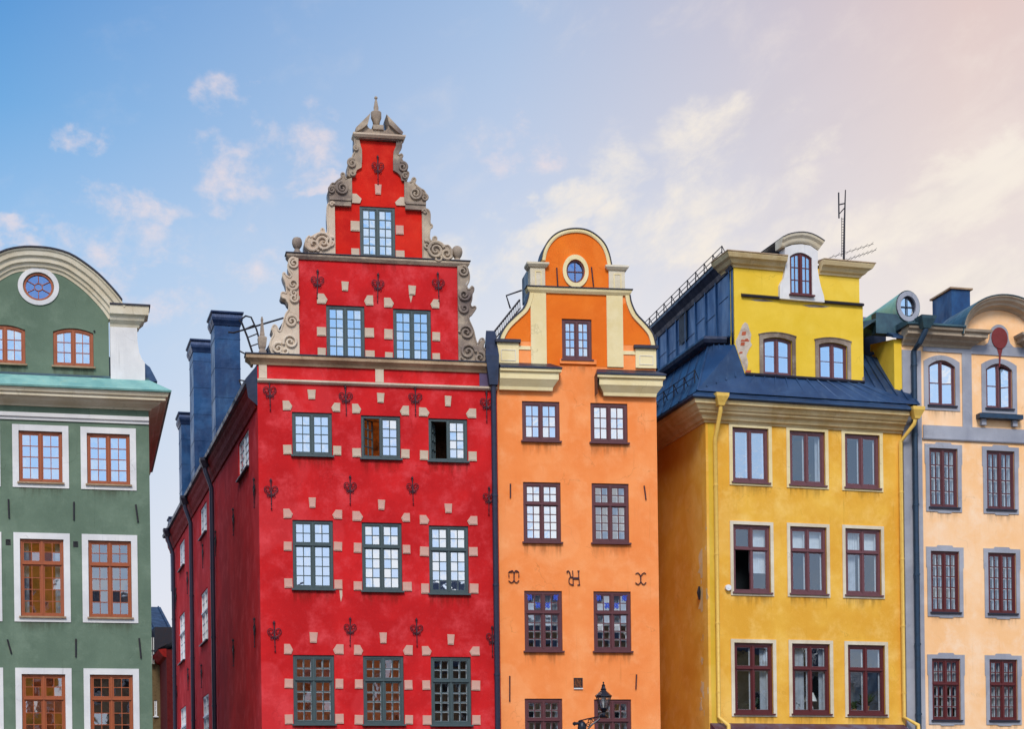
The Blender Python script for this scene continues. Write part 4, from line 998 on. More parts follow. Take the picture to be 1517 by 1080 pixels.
# ================================================================== YELLOW HOUSE
def yellow_house():
    F = FY; S = FYS; H = House('mansard_house', F, 'yellow corner house with blue sheet metal mansard roof and tall attic front')
    W = sx(F, (1343, 1080), (1334, 700)); ze0 = hz(F, (1052, 628), (1336, 642)); ze1 = hz(F, (1062, 592), (1352, 612), y=-.5)
    s1 = dict(frame='wood_plum2', cols=1, rows=[1], ft=.1, rec=.06, sill=.09, glass='glass_dark', room='room_dark', inner='white_paint', bar=.02)
    rows = [([(1085.5, 634.4, 1139, 714.7), (1169.7, 639, 1223.3, 719), (1251, 644, 1304.5, 723)], s1, 'cream', (.12, .12)),
            ([(1087, 778, 1142, 878), (1170.5, 781, 1226, 880), (1252, 784, 1307, 882)], dict(s1, rows=[1, 1], split=.66), 'beige', (.11, .12)),
            ([(1088.7, 953, 1146, 1058), (1174, 954, 1230.5, 1058.7), (1257, 955.7, 1311.6, 1059.8)], dict(s1, rows=[1, 1], split=.66, frame='wood_maroon'), 'beige', (.12, .1))]
    spots = []
    for ri, (bx, s_, sm, (t, tb)) in enumerate(rows):
        size = None
        for wi, b in enumerate(bx):
            op = {}; cu = []; st = s_; rm = 'room_dark'
            if ri == 0 and wi == 0: st = dict(s_, glass='glass_wavy')
            if ri == 1: cu = [dict(drop=.3, mat='blind', wav=.004)]
            if (ri, wi) == (1, 0): op = {0: 70}; cu = [dict(drop=.7, x0=.52, mat='blind', wav=.003)]
            if (ri, wi) == (1, 2): cu += [dict(drop=1, x0=.05, x1=.4)]
            if (ri, wi) == (0, 1): cu = [dict(drop=1, x0=.82, x1=.97)]
            if ri == 2: rm = 'room_pale' if wi == 2 else 'room_dark'; cu = [[dict(drop=1, x0=.75, x1=.95)], [dict(drop=1, x0=.18, x1=.42), dict(drop=1, x0=.8, x1=.97)], [dict(drop=1, x0=.0, x1=.1)]][wi]
            o, g = H.win(b, st, size=size, open_=op, room=rm, curt=cu); size = size or g[2:]
            H.part('window_surround', ring(g[0], g[1], g[2], g[3], t, -.035, .012, tb=tb), sm)
            spots.append(g)
    (a, b), (c, d) = F.p(1051, 1080), F.p(1340, 1072)
    H.part('wall', MB().prism([(0, 0), (W, 0), (W, ze0 + .3), (0, ze0 + .3)], 0, .4, H.holes.pop(id(F)), rev=.3), 'yellow')
    H.part('canopy', MB().add([(.02, -.55, b - .1), (W - .05, -.55, b - .1), (W - .05, -.004, b + .18), (.02, -.004, b + .18), (.02, -.55, b - .3), (W - .05, -.55, b - .3), (W - .05, -.004, b - .3), (.02, -.004, b - .3)],
           [(0, 1, 2, 3), (4, 7, 6, 5), (0, 4, 5, 1), (1, 5, 6, 2), (3, 2, 6, 7), (0, 3, 7, 4)]), 'sheet_red')
    # side wall towards the alley
    B = 15.0
    sd = F.I.to_3x3() @ (S.M.to_3x3() @ Vector((-1, 0, 0)))                    # backward direction of the side in front coordinates
    H.part('side_wall', MB().prism([(-B, 0), (-.42, 0), (-.42, ze0 + .3), (-B, ze0 + .3)], 0, .4), 'yellow', S)
    H.part('side_wall', MB().prism([(-.42, 0), (-.003, 0), (-.003, ze0 + .3), (-.42, ze0 + .3)], .0, .3), 'lemon_dark', S)
    m = MB(); rnd = random.Random(3)
    for i in range(26):
        v = rnd.uniform(770, 1070); x, z = S.p(1046, v); n = 11; rr = [rnd.uniform(.3, 1) for _ in range(n)]; q = rnd.choice((.06, .1, .16, .3))*rnd.uniform(.6, 1); x -= rnd.uniform(.0, .5)
        m.prism([(x + q*1.3*rr[k]*math.cos(2*math.pi*k/n), z + q*1.5*rr[k]*math.sin(2*math.pi*k/n)) for k in range(n)], -.003 - i*.0001, .002)
    H.part('plaster_patch', m, 'ochre', S)
    x, z = S.p(1038, 878); H.part('wall_anchor', MB().tube([(x, -.05, z+.2), (x, -.07, z), (x, -.05, z-.25)], [.03, .07, .03], 6), 'iron_dark', S)
    sp = lambda back, out, z: (sd.x*back - sd.y*(-out)*-1*0 + sd.x*0, 0, 0)
    nrm = Vector((sd.y, -sd.x))                                              # candidate normal
    if nrm.x > 0: nrm = -nrm                                                  # outwards = to the left
    bp = Vector((sd.x*B, sd.y*B))
    path = [(bp.x, bp.y), (0, 0), (W, 0)]
    hh = ze1 - ze0
    pr = [(0, 0), (.05, 0), (.08, hh*.1), (.16, hh*.14), (.2, hh*.26), (.22, hh*.32), (.34, hh*.42), (.36, hh*.5), (.42, hh*.56), (.5, hh*.74), (.58, hh*.8), (.6, hh), (0, hh)]
    H.part('cornice', MB().sweep(path, pr, base=ze0), 'ochre')
    # eaves edge
    zE = ze1
    H.part('eaves_flashing', MB().sweep(path + [(W + .001, 0)] if False else path, [(-.2, 0), (.66, .0), (.72, .04), (.72, .1), (.3, .34), (-.2, .34)], base=zE), 'roof_blue')
    # attic front, flush with the facade
    xa0, xa1 = sx(F, (1087, 400)), sx(F, (1279.5, 560)); xu1 = sx(F, (1273, 430))
    zbase = hz(F, (1104, 555), (1280, 568)); zst = hz(F, (1095, 436), (1274, 452)); zc = hz(F, (1081, 396), (1280, 409), y=-.1); zct = hz(F, (1081, 372), (1290, 389), y=-.4)
    aw = dict(s1, rows=[2], rise=.1, ft=.07, sill=.03, glass='glass_sky', room='room_pale', inner='white_paint')
    size = None
    for b in ((1130.7, 500, 1173.5, 556), (1214, 508, 1254.6, 563)):
        o, g = H.win(b, aw, size=size); size = size or g[2:]
        H.part('window_surround', ring(g[0], g[1], g[2], g[3], .13, -.04, .012, rise=.1, tb=.02), 'worn_stone')
        H.part('hood_moulding', MB().sweep([(g[0] - g[2]/2 - .15 + (g[2]+.3)*k/10, g[1] + g[3] + .13 - .1*((k-5)/5)**2) for k in range(11)], [(0, -.05), (.04, -.07), (.05, .0), (0, .0)], 'xz'), 'worn_stone')
    # the dormer window with its white surround
    dw = dict(frame='wood_maroon', cols=2, rows=[3], rise=.16, ft=.04, rec=.02, sill=.14, glass='glass_tilt', inner=None, bar=.028)
    (xd0, zd0), (xd1, zd1) = F.p(1170, 436, -.1), F.p(1202, 376, -.1)
    H.win(None, dw, fixed=((xd0+xd1)/2, zd0, xd1 - xd0, zd1 - zd0), y=-.12, hole=False, stain=0, room='room_pale', curt=[dict(drop=1, x0=.02, x1=.98, wav=.03)])
    zd = Z(9, 1140, 340)
    out = F.ps(zd((135, 920), (135, 745), (160, 690), (185, 655), (205, 560), (205, 420), (205, 240), (300, 205), (420, 195), (540, 215), (640, 285), (640, 400), (638, 520), (655, 640), (682, 760), (722, 890), (732, 972), (400, 945)), -.12)
    hw = (xd1-xd0)/2; cx = (xd0+xd1)/2; h_ = zd1 - zd0
    hole = [(cx-hw, zd0), (cx+hw, zd0)] + [(cx + hw - 2*hw*k/10, zd0 + h_ - .16*((hw - 2*hw*k/10)/hw)**2) for k in range(11)]
    H.part('dormer_surround', MB().prism(out, -.14, .3, [hole], rev=.3), 'white')
    arc = F.ps(catmull(zd((192, 240), (250, 205), (330, 185), (420, 178), (510, 195), (590, 235), (648, 275), (680, 262))[:7], 2), -.12)
    arc = [(arc[0][0] - .12, arc[0][1] - .0)] + arc
    H.part('dormer_cornice', MB().sweep(arc, [(0, -.15), (.05, -.19), (.14, -.22), (.22, -.3), (.3, -.32), (.3, .3), (0, .3)], 'xz'), 'beige')
    H.part('dormer_flashing', MB().sweep(arc, [(.302, -.34), (.322, -.34), (.322, 2.2), (.302, 2.2)], 'xz'), 'dark_flash')
    x0d, x1d = out[4][0] - .02, out[11][0] + .02
    H.part('dormer_cheek', MB().box(x0d, x1d, .31, 2.0, zct - .2, min(arc[0][1], arc[-1][1]) - .05), 'roof_dark')
    zr0 = hz(F, (1161, 396), (1161, 396)); xg0 = F.p(1160, 400)[0]; xg1 = F.p(1213, 400)[0]
    hs = H.holes.pop(id(F))
    attic = [(xa0, zbase - .6), (xa1, zbase - .6), (xa1, zst), (xu1, zst), (xu1, zc + .2), (cx + hw + .01, zc + .2), (cx + hw + .01, zd0 - .01), (cx - hw - .01, zd0 - .01), (cx - hw - .01, zc + .2), (xa0, zc + .2)]
    H.part('attic_wall', MB().prism(attic, 0, .35, hs, rev=.3), 'lemon')
    H.part('string_course', MB().sweep([(xa0 + .25, 0), (out[1][0] + .05, 0)], [(0, -.05), (.1, -.06), (.12, 0), (0, .06)], base=zst), 'dark_flash')
    H.part('string_course', MB().sweep([(out[-3][0] - .05, 0), (xa1, 0)], [(0, -.05), (.1, -.06), (.12, 0), (0, .06)], base=zst), 'dark_flash')
    hc = zct - zc
    pc = [(0, 0), (.05, 0), (.07, hc*.15), (.16, hc*.25), (.24, hc*.5), (.34, hc*.62), (.4, hc*.9), (.4, hc), (0, hc)]
    H.part('attic_cornice', MB().sweep([(xa0 + .02, 1.0), (xa0 + .02, 0), (xg0, 0)], pc, base=zc), 'ochre'); H.part('attic_cornice', MB().sweep([(xg1, 0), (xu1, 0), (xu1, 1.0)], pc, base=zc), 'ochre')
    H.part('attic_flashing', MB().sweep([(xa0 + .02, 1.0), (xa0 + .02, 0), (xg0, 0)], [(-.1, hc), (.43, hc), (.43, hc+.03), (-.1, hc + .1)], base=zc), 'taupe')
    H.part('attic_flashing', MB().sweep([(xg1, 0), (xu1, 0), (xu1, 1.0)], [(-.1, hc), (.43, hc), (.43, hc+.03), (-.1, hc + .1)], base=zc), 'taupe')
    # bare brick where plaster has fallen off
    z5 = Z(3.857, 950, 340)
    o = H.part('bare_patch', MB().prism(F.ps(z5((592, 530), (608, 540), (618, 575), (628, 600), (622, 640), (632, 660), (612, 690), (600, 720), (610, 760), (606, 790), (598, 822), (580, 780), (560, 720), (548, 690), (538, 640), (552, 610), (568, 570), (578, 545))), -.012, .002), 'patch_mortar')
    m = MB()
    for cx_, cz_, w, h in ((585, 595, 26, 22), (592, 636, 50, 9), (578, 655, 26, 20), (568, 705, 22, 12), (610, 812, 34, 14), (600, 630, 20, 12)):
        (a, b), (c, d) = F.p(*z5((cx_-w/2, cz_+h/2))[0]), F.p(*z5((cx_+w/2, cz_-h/2))[0]); m.prism([(a, b), (c-.02, b+.02), (c, d), (a+.03, d-.01)], -.018, -.011)
    obj('brick', m.mesh('brick', 'brick'), o, Matrix.Identity(4))
    m = MB()
    for pts in (((1265, 862), (1262, 850), (1272, 835), (1276, 872)), ((625, 400), (700, 398), (760, 410), (700, 412), (650, 408)), ((920, 432), (990, 428), (1080, 440), (1040, 446), (960, 444))): m.prism(F.ps(z5(*pts)), -.006, .001)
    H.part('worn_patch', m, 'worn_stone')
    # mansard roof -----------------------------------------------------------
    zE2 = zE + .3
    def L(back, inw, z):                                                     # side coordinates: back along the side wall, inwards from it
        return (sd.x*back - nrm.x*inw, sd.y*back - nrm.y*inw, z)
    xb, zb = F.p(1049, 512, .9)                                             # front corner of the break moulding
    inb = xb - sd.x/sd.y*.9; zbr = zb
    zat = F.p(1104, 556, -.02)[1]
    e0 = (-.5, -.5, zE2 - .02); hip = L(.9, inb, zbr)
    A = (xa0 + .0, -.02, F.p(1086, 511, 0)[1]); D = F.p(1104, 555, -.02); D = (D[0], -.02, D[1])
    r = MB()
    eL = L(B, -.5, zE2 - .02); hL = L(B, inb, zbr)
    r.quad(e0, hip, hL, eL)                                                   # side slope
    r.quad(e0, D, A, hip)                                                     # front corner slope
    eR = (W + .45, -.45, zE2); DR = (xa1, -.02, zbase)
    r.quad(e0, eR, DR, D)                                                     # slope before the attic
    hipR = (W + .1, 1.3, zbr + .1); AR = (xa1, .9, zbr + .1)
    r.quad(eR, (W + .45, B, zE2), (W + .1, B, zbr), hipR); r.quad(DR, eR, hipR, AR)
    e0v, hv, eLv, hLv = map(Vector, (e0, hip, eL, hL))
    n = 18
    for i in range(1, n):                                                     # standing seams
        t = i/n; a = e0v.lerp(eLv, t); b = hv.lerp(hLv, t); r.tube([a + Vector((0, 0, .02)), b + Vector((0, 0, .02))], .028, 4)
    for i in range(1, 5):
        t = i/5; r.tube([Vector(e0).lerp(Vector(D), t) + Vector((0, -.01, .02)), hv.lerp(Vector(A), t) + Vector((0, -.01, .02))], .028, 4)
    for i in range(1, 12):
        t = i/12; r.tube([Vector(D).lerp(Vector(DR), t) + Vector((0, -.01, .03)), Vector((e0[0] + (eR[0]-e0[0])*(.12 + .88*t), -.43, zE2+.02))], .022, 4)
    for i in range(1, 5):
        t = i/5; r.tube([Vector(DR).lerp(Vector(eR), t) + Vector((0, 0, .02)), Vector(AR).lerp(Vector(hipR), t) + Vector((0, 0, .02))], .025, 4)
    r.tube([e0, hip], .04, 6); r.tube([Vector(eR), Vector(hipR)], .04, 6)
    H.part('mansard_slope', r, 'roof_blue')
    H.part('base_flashing', MB().tube([(D[0], -.05, D[2] + .02), (xa1, -.05, zbase + .02)], .05, 6), 'dark_flash')
    # break moulding along the side and its return to the attic
    pA = (xa0, A[1] + .25); ph = (hip[0], hip[1]); pl = (hL[0], hL[1])
    H.part('break_moulding', MB().sweep([pl, ph, (xa0 + .0, ph[1] - .1)], [(-1.6, -.12), (.0, -.12), (.1, -.02), (.22, .04), (.26, .16), (.22, .26), (-1.6, .36)], base=zbr), 'roof_dark')
    # clad wall above the moulding
    wi = inb + .32
    ztopF = zct + .0
    fx = lambda back, z, o=0.0: L(back, wi - o, z)
    x_in = (xa0)                                                              # front edge meets the attic wall
    f0 = .45
    fA = (xa0 - .02, .03, zbr + .2); fB = (xa0 - .02, .03, zct - .1)
    m = MB(); bk0 = L(B, wi, zbr + .2); bk1 = L(B, wi, zct - .1)
    fr0 = L(.25, xa0 - .02 - sd.x*0, 0)
    s2 = F.I.to_3x3() @ Vector((math.sin(R(.8)), math.cos(R(.8)), 0))
    f_ = Vector(fA); b_ = Vector((xa0 - .02 + s2.x*B, s2.y*B, zbr + .2)); f1 = Vector(fB); b1 = Vector((b_.x, b_.y, zct - .1))
    m.quad(f_, f1, b1, b_); m.quad(b_, b1, b1 + Vector((4, 0, 0)), b_ + Vector((4, 0, 0)))
    m.quad(f1, (xa1, .03, zct - .1), (xa1, B, zct - .1), b1)
    np_ = 13
    for i in range(np_):
        t = (i + .5)/np_ if i else .02; a = f_.lerp(b_, t); b = f1.lerp(b1, t); m.tube([a + Vector((-.03, 0, 0)), b + Vector((-.03, 0, 0))], .035, 4)
        if i < np_ - 1:
            zm = zbr + .2 + (zct - zbr)*(.42 if i % 2 else .5); t2 = t + 1/np_
            a = f_.lerp(b_, t); b = f_.lerp(b_, t2); m.tube([(a.x - .01, a.y, zm), (b.x - .01, b.y, zm)], .014, 4)
    H.part('clad_wall', m, 'clad_blue_lit')
    t0, t1 = 4.35/np_, 5.15/np_
    a = f_.lerp(b_, t0); b = f_.lerp(b_, t1); z0, z1 = zbr + 1.35, zbr + 2.35
    H.part('roof_vent', MB().add([(a.x - .05, a.y, z0), (b.x - .05, b.y, z0), (b.x - .05, b.y, z1), (a.x - .05, a.y, z1)], [(0, 1, 2, 3)]).box(a.x - .06, a.x - .05, b.y, a.y, z1, z1+.05), 'iron_dark')
    # flared sheet that closes the moulding against the attic
    H.part('clad_foot', MB().add([f_ + Vector((.0, 0, .1)), f_ + Vector((0, 0, -1.2)), b_ + Vector((0, 0, -1.2)), b_ + Vector((0, 0, .1))], [(0, 1, 2, 3)]), 'roof_dark')
    # upper eaves of the clad wall, and top roof
    ptop = [(b1.x, b1.y), (f1.x, f1.y)]
    H.part('upper_eaves', MB().sweep(ptop, [(-.2, -.35), (.04, -.35), (.1, -.2), (.24, -.05), (.3, .0), (.3, .1), (-.2, .2)], base=zct - .1), 'roof_dark')
    r = MB(); a = Vector((f1.x - .3, f1.y - .25, zct + .02)); b = Vector((b1.x - .3, b1.y, zct + .02))
    a.y = .36; r.quad(a, (a.x + 3.5, a.y + 2, zct + .6), (b.x + 3.5, b.y, zct + .6), b); r.quad(a, (xu1 + .4, .36, zct + .02), (xu1 - 2.5, a.y + 2, zct + .6), (a.x + 3.5, a.y + 2, zct + .6))
    r.quad((xu1 + .4, .36, zct + .02), (xu1 + .4, B, zct), (xu1 - 2.5, B, zct + .6), (xu1 - 2.5, a.y+2, zct + .6))
    H.part('upper_roof', r, 'roof_dark')
    H.part('attic_side', MB().box(xa1 - .25, xa1 - .003, .35, 8, zbr - 1, zst).box(xu1 - .25, xu1 - .003, .35, 8, zst, zct - .05), 'lemon')
    # snow guards
    def guard(pa, pb, n, up, name):
        m = MB(); pa, pb = Vector(pa), Vector(pb)
        for k in (.5, 1.0): m.tube([pa + Vector((0, 0, up*k)), pb + Vector((0, 0, up*k))], .015, 5)
        for i in range(n + 1):
            c = pa.lerp(pb, i/n); m.tube([c, c + Vector((0, 0, up*1.05))], .02, 5); m.tube([c + Vector((.18, .0, .05)), c + Vector((0, 0, up*1.05))], .016, 5)
        H.part(name, m, 'iron_dark')
    guard(e0v.lerp(hv, .18) + Vector((-.05, .25, .03)), eLv.lerp(hLv, .18) + Vector((-.05, 0, .03)), 15, .42, 'snow_guard')
    guard((a.x + .1, a.y + .1, zct + .06), (b.x + .1, b.y, zct + .06), 15, .36, 'snow_guard')
    # party wall dormer at the right
    x0, x1 = sx(F, (1325, 560)), sx(F, (1338, 560)); zp0, zp1 = hz(F, (1332, 574)), hz(F, (1332, 503))
    pw = MB().add([(x0, 0, zp0 - .3), (x1, 0, zp0 - .3), (x1, 0, zp1), (x0, 0, zp1), (x0, 1.7, zp0 + 1.9), (x0, 1.7, zp1), (x1, 1.7, zp1), (x1, 1.7, zp0+1.9)], [(0, 1, 2, 3), (0, 3, 5, 4), (1, 7, 6, 2), (3, 2, 6, 5), (4, 5, 6, 7), (0, 4, 7, 1)])
    H.part('party_wall', pw, 'lemon')
    H.part('party_wall_cover', MB().add([(x0 - .1, -.15, zp1), (x1 + .12, -.15, zp1), (x1 + .12, 2.8, zp1 + 1.3), (x0 - .2, 2.8, zp1 + 1.3), (x0 - .1, -.15, zp1 + .09), (x1 + .12, -.15, zp1 + .09), (x1 + .12, 2.8, zp1 + 1.55), (x0 - .2, 2.8, zp1 + 1.55)], [(0,3,2,1),(4,5,6,7),(0,1,5,4),(1,2,6,5),(2,3,7,6),(3,0,4,7)]), 'roof_blue')
    H.part('right_slope', MB().box(xa1 - .2, x0 + .1, 2.3, 2.4, zbr - 1.5, zp1 + .75), 'roof_dark')
    H.part('right_slope', MB().box(xa1 - .2, F.p(1312, 500, 2.45)[0], 2.42, 2.5, zbr - 1.5, zp1 + 1.12), 'roof_dark')
    # downpipes in yellow, each with a funnel hopper
    def ypipe(u, vtop, vbot, hx, hv, bend):
        y0 = -.62
        hxx, hz_ = F.p(hx, hv, y0); x, _ = F.p(u, 800, -.12); zt_ = F.p(u, vtop, -.12)[1]; zb_ = F.p(u, vbot, -.12)[1]
        m = MB().tube([(hxx, y0, hz_ - .2), (hxx + (x-hxx)*.2, y0, hz_ - .5), (x, -.12, zt_), (x, -.12, zb_), (x + bend, -.45, zb_ - .3), (x + bend, -.5, zb_ - .8)], .07, 10)
        k = zb_ + .8
        while k < zt_: m.tube([(x, -.12, k), (x, -.12, k+.05)], .082, 10); k += 2.3
        H.part('downpipe', m, 'pipe_yellow', smooth=True)
        H.part('hopper', MB().lathe([(.1, -.34), (.13, -.25), (.22, -.06), (.23, .05)], hxx, y0, hz_, sq=True), 'pipe_yellow')
    ypipe(1061.5, 650, 1063, 1067, 586, .2); ypipe(1336, 655, 1063, 1357, 606, .35)
    x, z = F.p(1077.4, 871.5); H.part('alarm_bell', MB().tube([(x, -.12, z), (x, .01, z)], .1, 18).tube([(x, -.13, z), (x, -.12, z)], .04, 10), 'white_paint')
    return H, spots
YH, YSPOTS = yellow_house()

# things standing in the bottom row of the yellow house
def window_things():
    F = FY
    g = YSPOTS[7]; cx, z0, w, h = g
    e = empty('table_lamp', F, 'small table lamp with white shade behind the middle bottom window of the yellow house', 'lamp', None, (cx + .17, .42, z0 + .03))
    obj('lamp_base', MB().lathe([(.07, 0), (.09, .03), (.05, .08), (.1, .18), (.07, .3), (.02, .36), (.015, .5)]).mesh('lamp_base', 'white_paint', True), e, Matrix.Identity(4))
    obj('lamp_shade', MB().lathe([(.23, .42), (.11, .72)]).mesh('lamp_shade', 'shade_white', True), e, Matrix.Identity(4))
    def plant(g, dx, s, label):
        cx, z0, w, h = g; e = empty('potted_plant', F, label, 'plant', 'houseplants in the yellow house windows', (cx + dx, .4, z0 + .03))
        obj('pot', MB().lathe([(.08*s, 0), (.11*s, .2*s), (.125*s, .2*s), (.125*s, .24*s)]).mesh('pot', 'terracotta', True), e, Matrix.Identity(4))
        m = MB(); rn = random.Random(int(dx*100) + 5)
        for i in range(46):
            a = rn.uniform(0, 6.28); el = rn.uniform(.2, 1.4); r = rn.uniform(.25, .6)*s; b = Vector((0, 0, .22*s)); d = Vector((math.cos(a)*math.cos(el), .45*math.sin(a)*math.cos(el), math.sin(el)))
            t = b + d*r; sd = d.cross(Vector((0, 0, 1))).normalized() if abs(d.z) < .98 else Vector((1, 0, 0)); mid = b + d*r*.6 + Vector((0, 0, .03))
            m.add([b, mid + sd*.05*s, t + Vector((0, 0, -.06*s)), mid - sd*.05*s], [(0, 1, 2, 3)])
        obj('foliage', m.mesh('foliage', 'leaf'), e, Matrix.Identity(4))
    plant(YSPOTS[8], .16, 1.15, 'leafy plant in a terracotta pot behind the right bottom window of the yellow house')
    plant(YSPOTS[8], -.28, .75, 'smaller fern beside the leafy potted plant in the right bottom window of the yellow house')
    plant(YSPOTS[6], .16, .85, 'spiky plant in a pot behind the left bottom window of the yellow house')
    plant(YSPOTS[1], .2, .7, 'low bushy plant behind the middle window just under the eaves of the yellow house')
    plant(YSPOTS[7], -.33, .8, 'tall drooping plant beside the table lamp in the yellow house')
window_things()

# television aerial on the yellow roof
def aerial():
    F = FY; y = 5.0
    q = lambda u, v: Vector((F.p(u, v, y)[0], y, F.p(u, v, y)[1]))
    b = q(1250, 392); e = empty('roof_aerial', F, 'thin television aerial mast standing on the roof of the yellow house', 'aerial', None, b)
    L = lambda u, v: q(u, v) - b
    obj('mast', MB().tube([L(1250, 392), L(1251, 330), L(1252.5, 281)], [.045, .035, .02], 6).mesh('mast', 'iron_dark'), e, Matrix.Identity(4))
    m = MB().tube([L(1242.5, 285), L(1243, 323)], .03, 5).tube([L(1243, 303), L(1252, 301)], .025, 5).tube([L(1244, 316), L(1251, 308)], .02, 5)
    obj('antenna', m.mesh('antenna', 'iron_dark'), e, Matrix.Identity(4))
    m = MB()
    for i in range(14): m.tube([L(1246.5, 324 + 4*i), L(1252, 324 + 4*i)], .012, 4)
    m.tube([L(1247, 322), L(1247, 380)], .012, 4); obj('antenna', m.mesh('antenna', 'iron_dark'), e, Matrix.Identity(4))
    m = MB()
    for a, c in (((1228, 382), (1294, 361)), ((1248, 387), (1298, 370))):
        m.tube([L(*a), L(*c)], .011, 4)
        for i in range(8):
            t = (i + .5)/8; p = L(a[0] + (c[0]-a[0])*t, a[1] + (c[1]-a[1])*t); m.tube([p + Vector((-.05, -.3, 0)), p + Vector((.05, .3, 0))], .006, 4)
    obj('antenna', m.mesh('antenna', 'iron_dark'), e, Matrix.Identity(4))
aerial()

# ================================================================== GREEN HOUSE
def green_house():
    F = FG; H = House('round_gable_house', F, 'dark green house with broad arched gable, copper ledge and brown windows')
    W = sx(F, (228, 1080), (219, 640)); g1 = Z(4.154, 0, 360); g2 = Z(4.154, 0, 600)
    st = dict(frame='wood_brown', cols=2, rows=[4], room='room_pale', ft=.075, rec=.05, sillmat='taupe', bar=.024, glass='glass_sky')
    xm = sx(F, (61, 900), (57, 424)) if False else W/2
    def col(u): return sx(F, (u, 850))
    c0 = sx(F, (163, 850)); c1 = sx(F, (62.5, 850)); cl = c1 - (c0 - c1)
    tr = dict(st, rows=[4, 2], split=.70, glass='glass_low')
    rows = [((638, 714), (644, 719), st, (.19, .19, .17), 'glass'), ((799, 913), (802, 916), tr, None, None), ((999, 1113), (1001, 1116), tr, None, None)]
    for ri, (ra, rb, s_, _, _) in enumerate(rows):
        za0, za1 = F.p(63, ra[1])[1], F.p(63, ra[0])[1]; zb0, zb1 = F.p(163, rb[1])[1], F.p(163, rb[0])[1]
        z0, z1 = (za0+zb0)/2, (za1+zb1)/2
        for wi, c in enumerate((cl, c1, c0)):
            rm = 'room_pale' if ri == 0 else ('room_glow' if wi == 1 else 'room_brown')
            cu = [dict(drop=1, x0=.02, x1=.2), dict(drop=1, x0=.8, x1=.98)] if ri == 1 and wi == 1 else None
            o, g = H.win(None, s_, fixed=(c, z0, 1.31, z1 - z0), room=rm, curt=cu)
            H.part('window_surround', ring(g[0], g[1], g[2], g[3], .19, -.03, .012, tb=.17), 'white')
    up = dict(st, rows=[3], rise=.13, ft=.085, glass='glass_sky')
    xo, zo_ = F.p(57, 424.5); ctr = xo
    zwt, zwb = hz(F, (109, 486)), hz(F, (109, 543)); cw = sx(F, (108.7, 515)); d = cw - ctr
    for c in (ctr - d, cw): H.win(None, up, fixed=(c, zwb, 1.22, zwt - zwb), room='room_pale')
    oculus_window(H, F, 57, 424.5, .47, .44, 'wood_brown', 'flower', glassm='glass_stained')
    zs = hz(F, (0, 615), (223, 624)); zw = hz(F, (0, 603), (222, 606)); zco = hz(F, (0, 572), (240, 583), y=-.5)
    zg = hz(F, (0, 556), (163, 561)); xp0, xp1 = sx(F, (163, 520)), sx(F, (214, 545)); xsh = F.p(173, 460)[0]
    hs = H.holes.pop(id(F))
    H.part('wall', MB().prism([(0, 0), (W, 0), (W, zw + .5), (0, zw + .5)], 0, .4, [h for h in hs if h[0][1] < zw - .3], rev=.3), 'green')
    # gable field and arch
    arcR = [F.p(*p) for p in g1((237, 172), (300, 178), (380, 200), (450, 243), (520, 298), (580, 358), (632, 418), (668, 470))]
    arcR = catmull(arcR, 3); arcR[0] = (ctr, arcR[0][1])
    full = [(2*ctr - x, z) for x, z in arcR[::-1]][:-1] + arcR
    field = [(full[0][0], zg - .3), (full[-1][0], zg - .3)] + full[::-1]
    H.part('gable_wall', MB().prism(field, 0, .4, [h for h in hs if h[0][1] > zw], rev=.3), 'green')
    H.part('gable_roof', MB().prism([(x, z + .35) for x, z in field], .41, 9), 'roof_dark')
    o = H.part('arch_moulding', MB().sweep(full, [(0, -.02), (.08, -.04), (.11, -.1), (.2, -.12), (.23, -.2), (.36, -.22), (.4, -.3), (.52, -.33), (.56, -.38), (.6, -.38), (.6, .4), (0, .4)], 'xz'), 'beige')
    obj('flashing', MB().sweep(full[2:-2], [(.61, -.43), (.65, -.43), (.65, .6), (.61, .6)], 'xz').mesh('flashing', 'dark_flash'), o, Matrix.Identity(4))
    zsh0, zsh1 = hz(F, (190, 482)), hz(F, (190, 457))
    for sg in (1, -1):
        mx = (lambda x: x) if sg > 0 else (lambda x: 2*ctr - x)
        p = [F.p(u, v) for u, v in ((163, 482), (203, 482), (203.5, 505), (206, 522), (210, 532), (214.5, 538), (215, 575))]
        pts = [(mx(x), z) for x, z in p]; pts.append((mx(p[0][0]), pts[-1][1]))
        o = H.part('shoulder_pier', MB().prism(pts, -.05, .4), 'white')
        bk = F.ps([(213, 538), (222, 545), (233, 566), (213, 566)], .5); obj('metal_back', MB().prism([(mx(x), z) for x, z in bk], .42, 1.2).mesh('metal_back', 'roof_blue'), o, Matrix.Identity(4))
        x0, x1 = mx(xp0), mx(F.p(203, 480)[0]); hh = zsh1 - zsh0
        path = [(x0, 0), (x1, 0), (x1, .4)] if sg > 0 else [(x1, .4), (x1, 0), (x0, 0)]
        o = H.part('capital', MB().sweep(path, [(0, -.08), (.05, -.08), (.08, 0), (.2, hh*.2), (.24, hh*.4), (.34, hh*.5), (.36, hh), (0, hh)], base=zsh0), 'beige')
        obj('flashing', MB().sweep(path, [(-.1, hh+.005), (.4, hh+.005), (.4, hh+.05), (-.1, hh + .09)], base=zsh0).mesh('flashing', 'dark_flash'), o, Matrix.Identity(4))
    # main cornice with its copper ledge
    h = zco - zw; path = [(0, 12), (0, 0), (W, 0), (W, 12)]
    H.part('cornice', MB().sweep(path, [(0, 0), (.05, 0), (.1, h*.1), (.3, h*.3), (.34, h*.36), (.36, h*.42), (.5, h*.5), (.5, h*.68), (.56, h*.74), (.6, h*.98), (.6, h), (0, h)], base=zw), 'beige')
